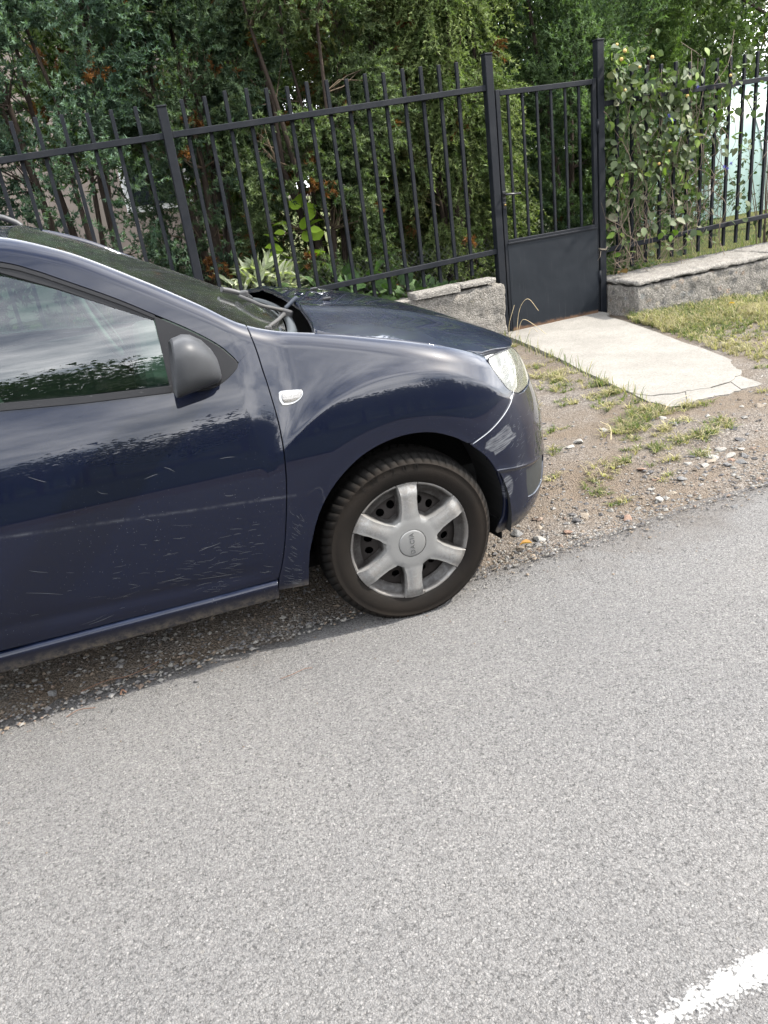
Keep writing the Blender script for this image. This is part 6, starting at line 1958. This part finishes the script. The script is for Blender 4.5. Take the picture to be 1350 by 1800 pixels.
# fine gravel as one mass
def gravel(name, x, y, s, mats):
    n = len(x)
    base = np.array([[1, 0, 0], [-.9, .2, 0], [.1, 1, 0], [0, -.9, .1], [.1, .1, .8], [0, 0, -.6]])
    F0 = np.array([[0, 2, 4], [2, 1, 4], [1, 3, 4], [3, 0, 4], [2, 0, 5], [1, 2, 5], [3, 1, 5], [0, 3, 5]])
    a = rng.uniform(0, 6.3, n); ca, sa = np.cos(a), np.sin(a)
    b = base[None] * (1 + rng.uniform(-.3, .3, (n, 6, 3))) * [1.2, 1, .7]
    V = np.stack([b[..., 0] * ca[:, None] - b[..., 1] * sa[:, None], b[..., 0] * sa[:, None] + b[..., 1] * ca[:, None], b[..., 2]], -1) * s[:, None, None]
    zz_ = np.where(y > 2.40 - .02 * np.clip(x, 0, 3), zat(x, y), .013)
    V += np.stack([x, y, zz_ + s * .2], 1)[:, None]
    F = (F0[None] + (np.arange(n) * 6)[:, None, None]).reshape(-1, 3)
    pal = np.array([(.42, .40, .36), (.26, .25, .245), (.36, .29, .22), (.16, .155, .155), (.36, .27, .21), (.44, .42, .39)]) * .44
    c = pal[rng.choice(6, n, p=[.28, .25, .18, .14, .05, .10])] * rng.uniform(.75, 1.2, (n, 1))
    o = ob(name, npmesh(name, V.reshape(-1, 3), F, False, np.repeat(c, 6, 0)), mats)
    return tag(o, kind='stuff')
t = T('gravel_stone'); M_GRAV = t.done(t.bsdf(t.mix(.3, t.attr(), t.mix(1., t.attr(), t.ramp(t.noise(120, 4, .7), [(.3, .5), (.7, 1.2)]), 'MULTIPLY')), .9, Specular_IOR_Level=.2))
n = 13000
x = rng.uniform(-1.6, 4.6, n); y = 2.32 + rng.exponential(.42, n)
k = (y < 5.5) & ~((y > 3.45) & (x > 3.0 + (y - 3.6) * .17) & (x < 3.95 + (y - 3.6) * .24))
x, y = x[k], y[k]
sm = np.array(small)
gravel('gravel', np.concatenate([x, sm[:, 0]]), np.concatenate([y, sm[:, 1]]), np.concatenate([np.clip(rng.lognormal(-5.35, .45, len(x)), .0022, .014), sm[:, 2]]), M_GRAV)
n = 2600
x = np.concatenate([rng.uniform(-1.2, 5, 700), rng.uniform(.9, 5.5, 1900)]); y = 2.42 - np.abs(np.concatenate([rng.normal(0, .30, 700), rng.normal(0, .16, 1900)]))
gravel('road_grit', x, y, rng.uniform(.0015, .004, n), M_GRAV)
n = 5200
x = np.concatenate([rng.uniform(.95, 5.2, 4400), rng.uniform(-1., .95, 800)]); y = 2.39 + rng.normal(0, .075, n)
gravel('edge_gravel', x, y, np.clip(rng.lognormal(-5.7, .4, n), .0018, .009), M_GRAV)

# fallen needles, twigs and leaves
M_CURL = simple('orange_brown_litter', (.12, .06, .035), .8, var=.4, scale=60)
def litter(label, pts, r, group='orange brown twigs fallen on the road', m=M_CURL):
    V, F = tubes_np([(catmull(np.array(pts), 5), np.full((len(pts) - 1) * 5 + 1, r))], 4)
    tag(ob('fallen_twig', npmesh('fallen_twig', V, F, True), m), label, 'twig', group)
litter('orange dry twig on the tarmac below the front wheel', [(.29, 2.10, .017), (.33, 2.097, .021), (.375, 2.108, .019), (.40, 2.103, .016)], .0011)
litter('orange brown twig on the road nearest the left edge', [(-.37, 2.28, .017), (-.33, 2.29, .022), (-.28, 2.278, .018)], .0013)
litter('long rust coloured twig along the broken tarmac edge under the sill', [(-.32, 2.40, .018), (-.24, 2.412, .022), (-.16, 2.40, .021), (-.06, 2.43, .02)], .0014)
litter('small crumpled rust coloured scrap on the road by the sill', [(-.20, 2.31, .016), (-.19, 2.318, .026), (-.18, 2.308, .018)], .003)
litter('pale straw lying across the gravel before the slab', [(2.42, 3.22, .02), (2.52, 3.36, .03), (2.56, 3.5, .02)], .002, 'straws on the verge', simple_cache('straw_pale', (.45, .37, .22), .8))
litter('pale straw on the gravel beside the tuft nearest the slab corner', [(2.94, 3.42, .02), (3.06, 3.5, .03), (3.2, 3.52, .03)], .002, 'straws on the verge', simple_cache('straw_pale', (.45, .37, .22), .8))
# dry leaf on the coping and an orange leaf in the grass
def fallen_leaf(label, loc, s, colr, rot):
    V, F, c = leaf_arrays(np.zeros((1, 3)), np.array([[0, 1., 0]]), np.array([[0, 0, 1.]]), np.array([s]), .9, np.array([colr]), np.array([2.5]))
    o = ob('fallen_leaf', npmesh('fallen_leaf', V, F, True, c), M_LEAF); o.location = loc; o.rotation_euler = rot
    tag(o, label, 'leaf')
fallen_leaf('curled brown leaf lying on the coping by the gate post', (4.72, 6.02, .345), .13, (.17, .10, .06), (.4, .3, 1.9))
fallen_leaf('yellow leaf caught in the grass before the right wall', (5.25, 5.25, .05), .05, (.55, .32, .05), (.2, .2, .6))
fallen_leaf('small orange leaf beside the wheel on the gravel edge', (1.44, 2.43, .025), .05, (.45, .24, .08), (.2, .1, 1.2))
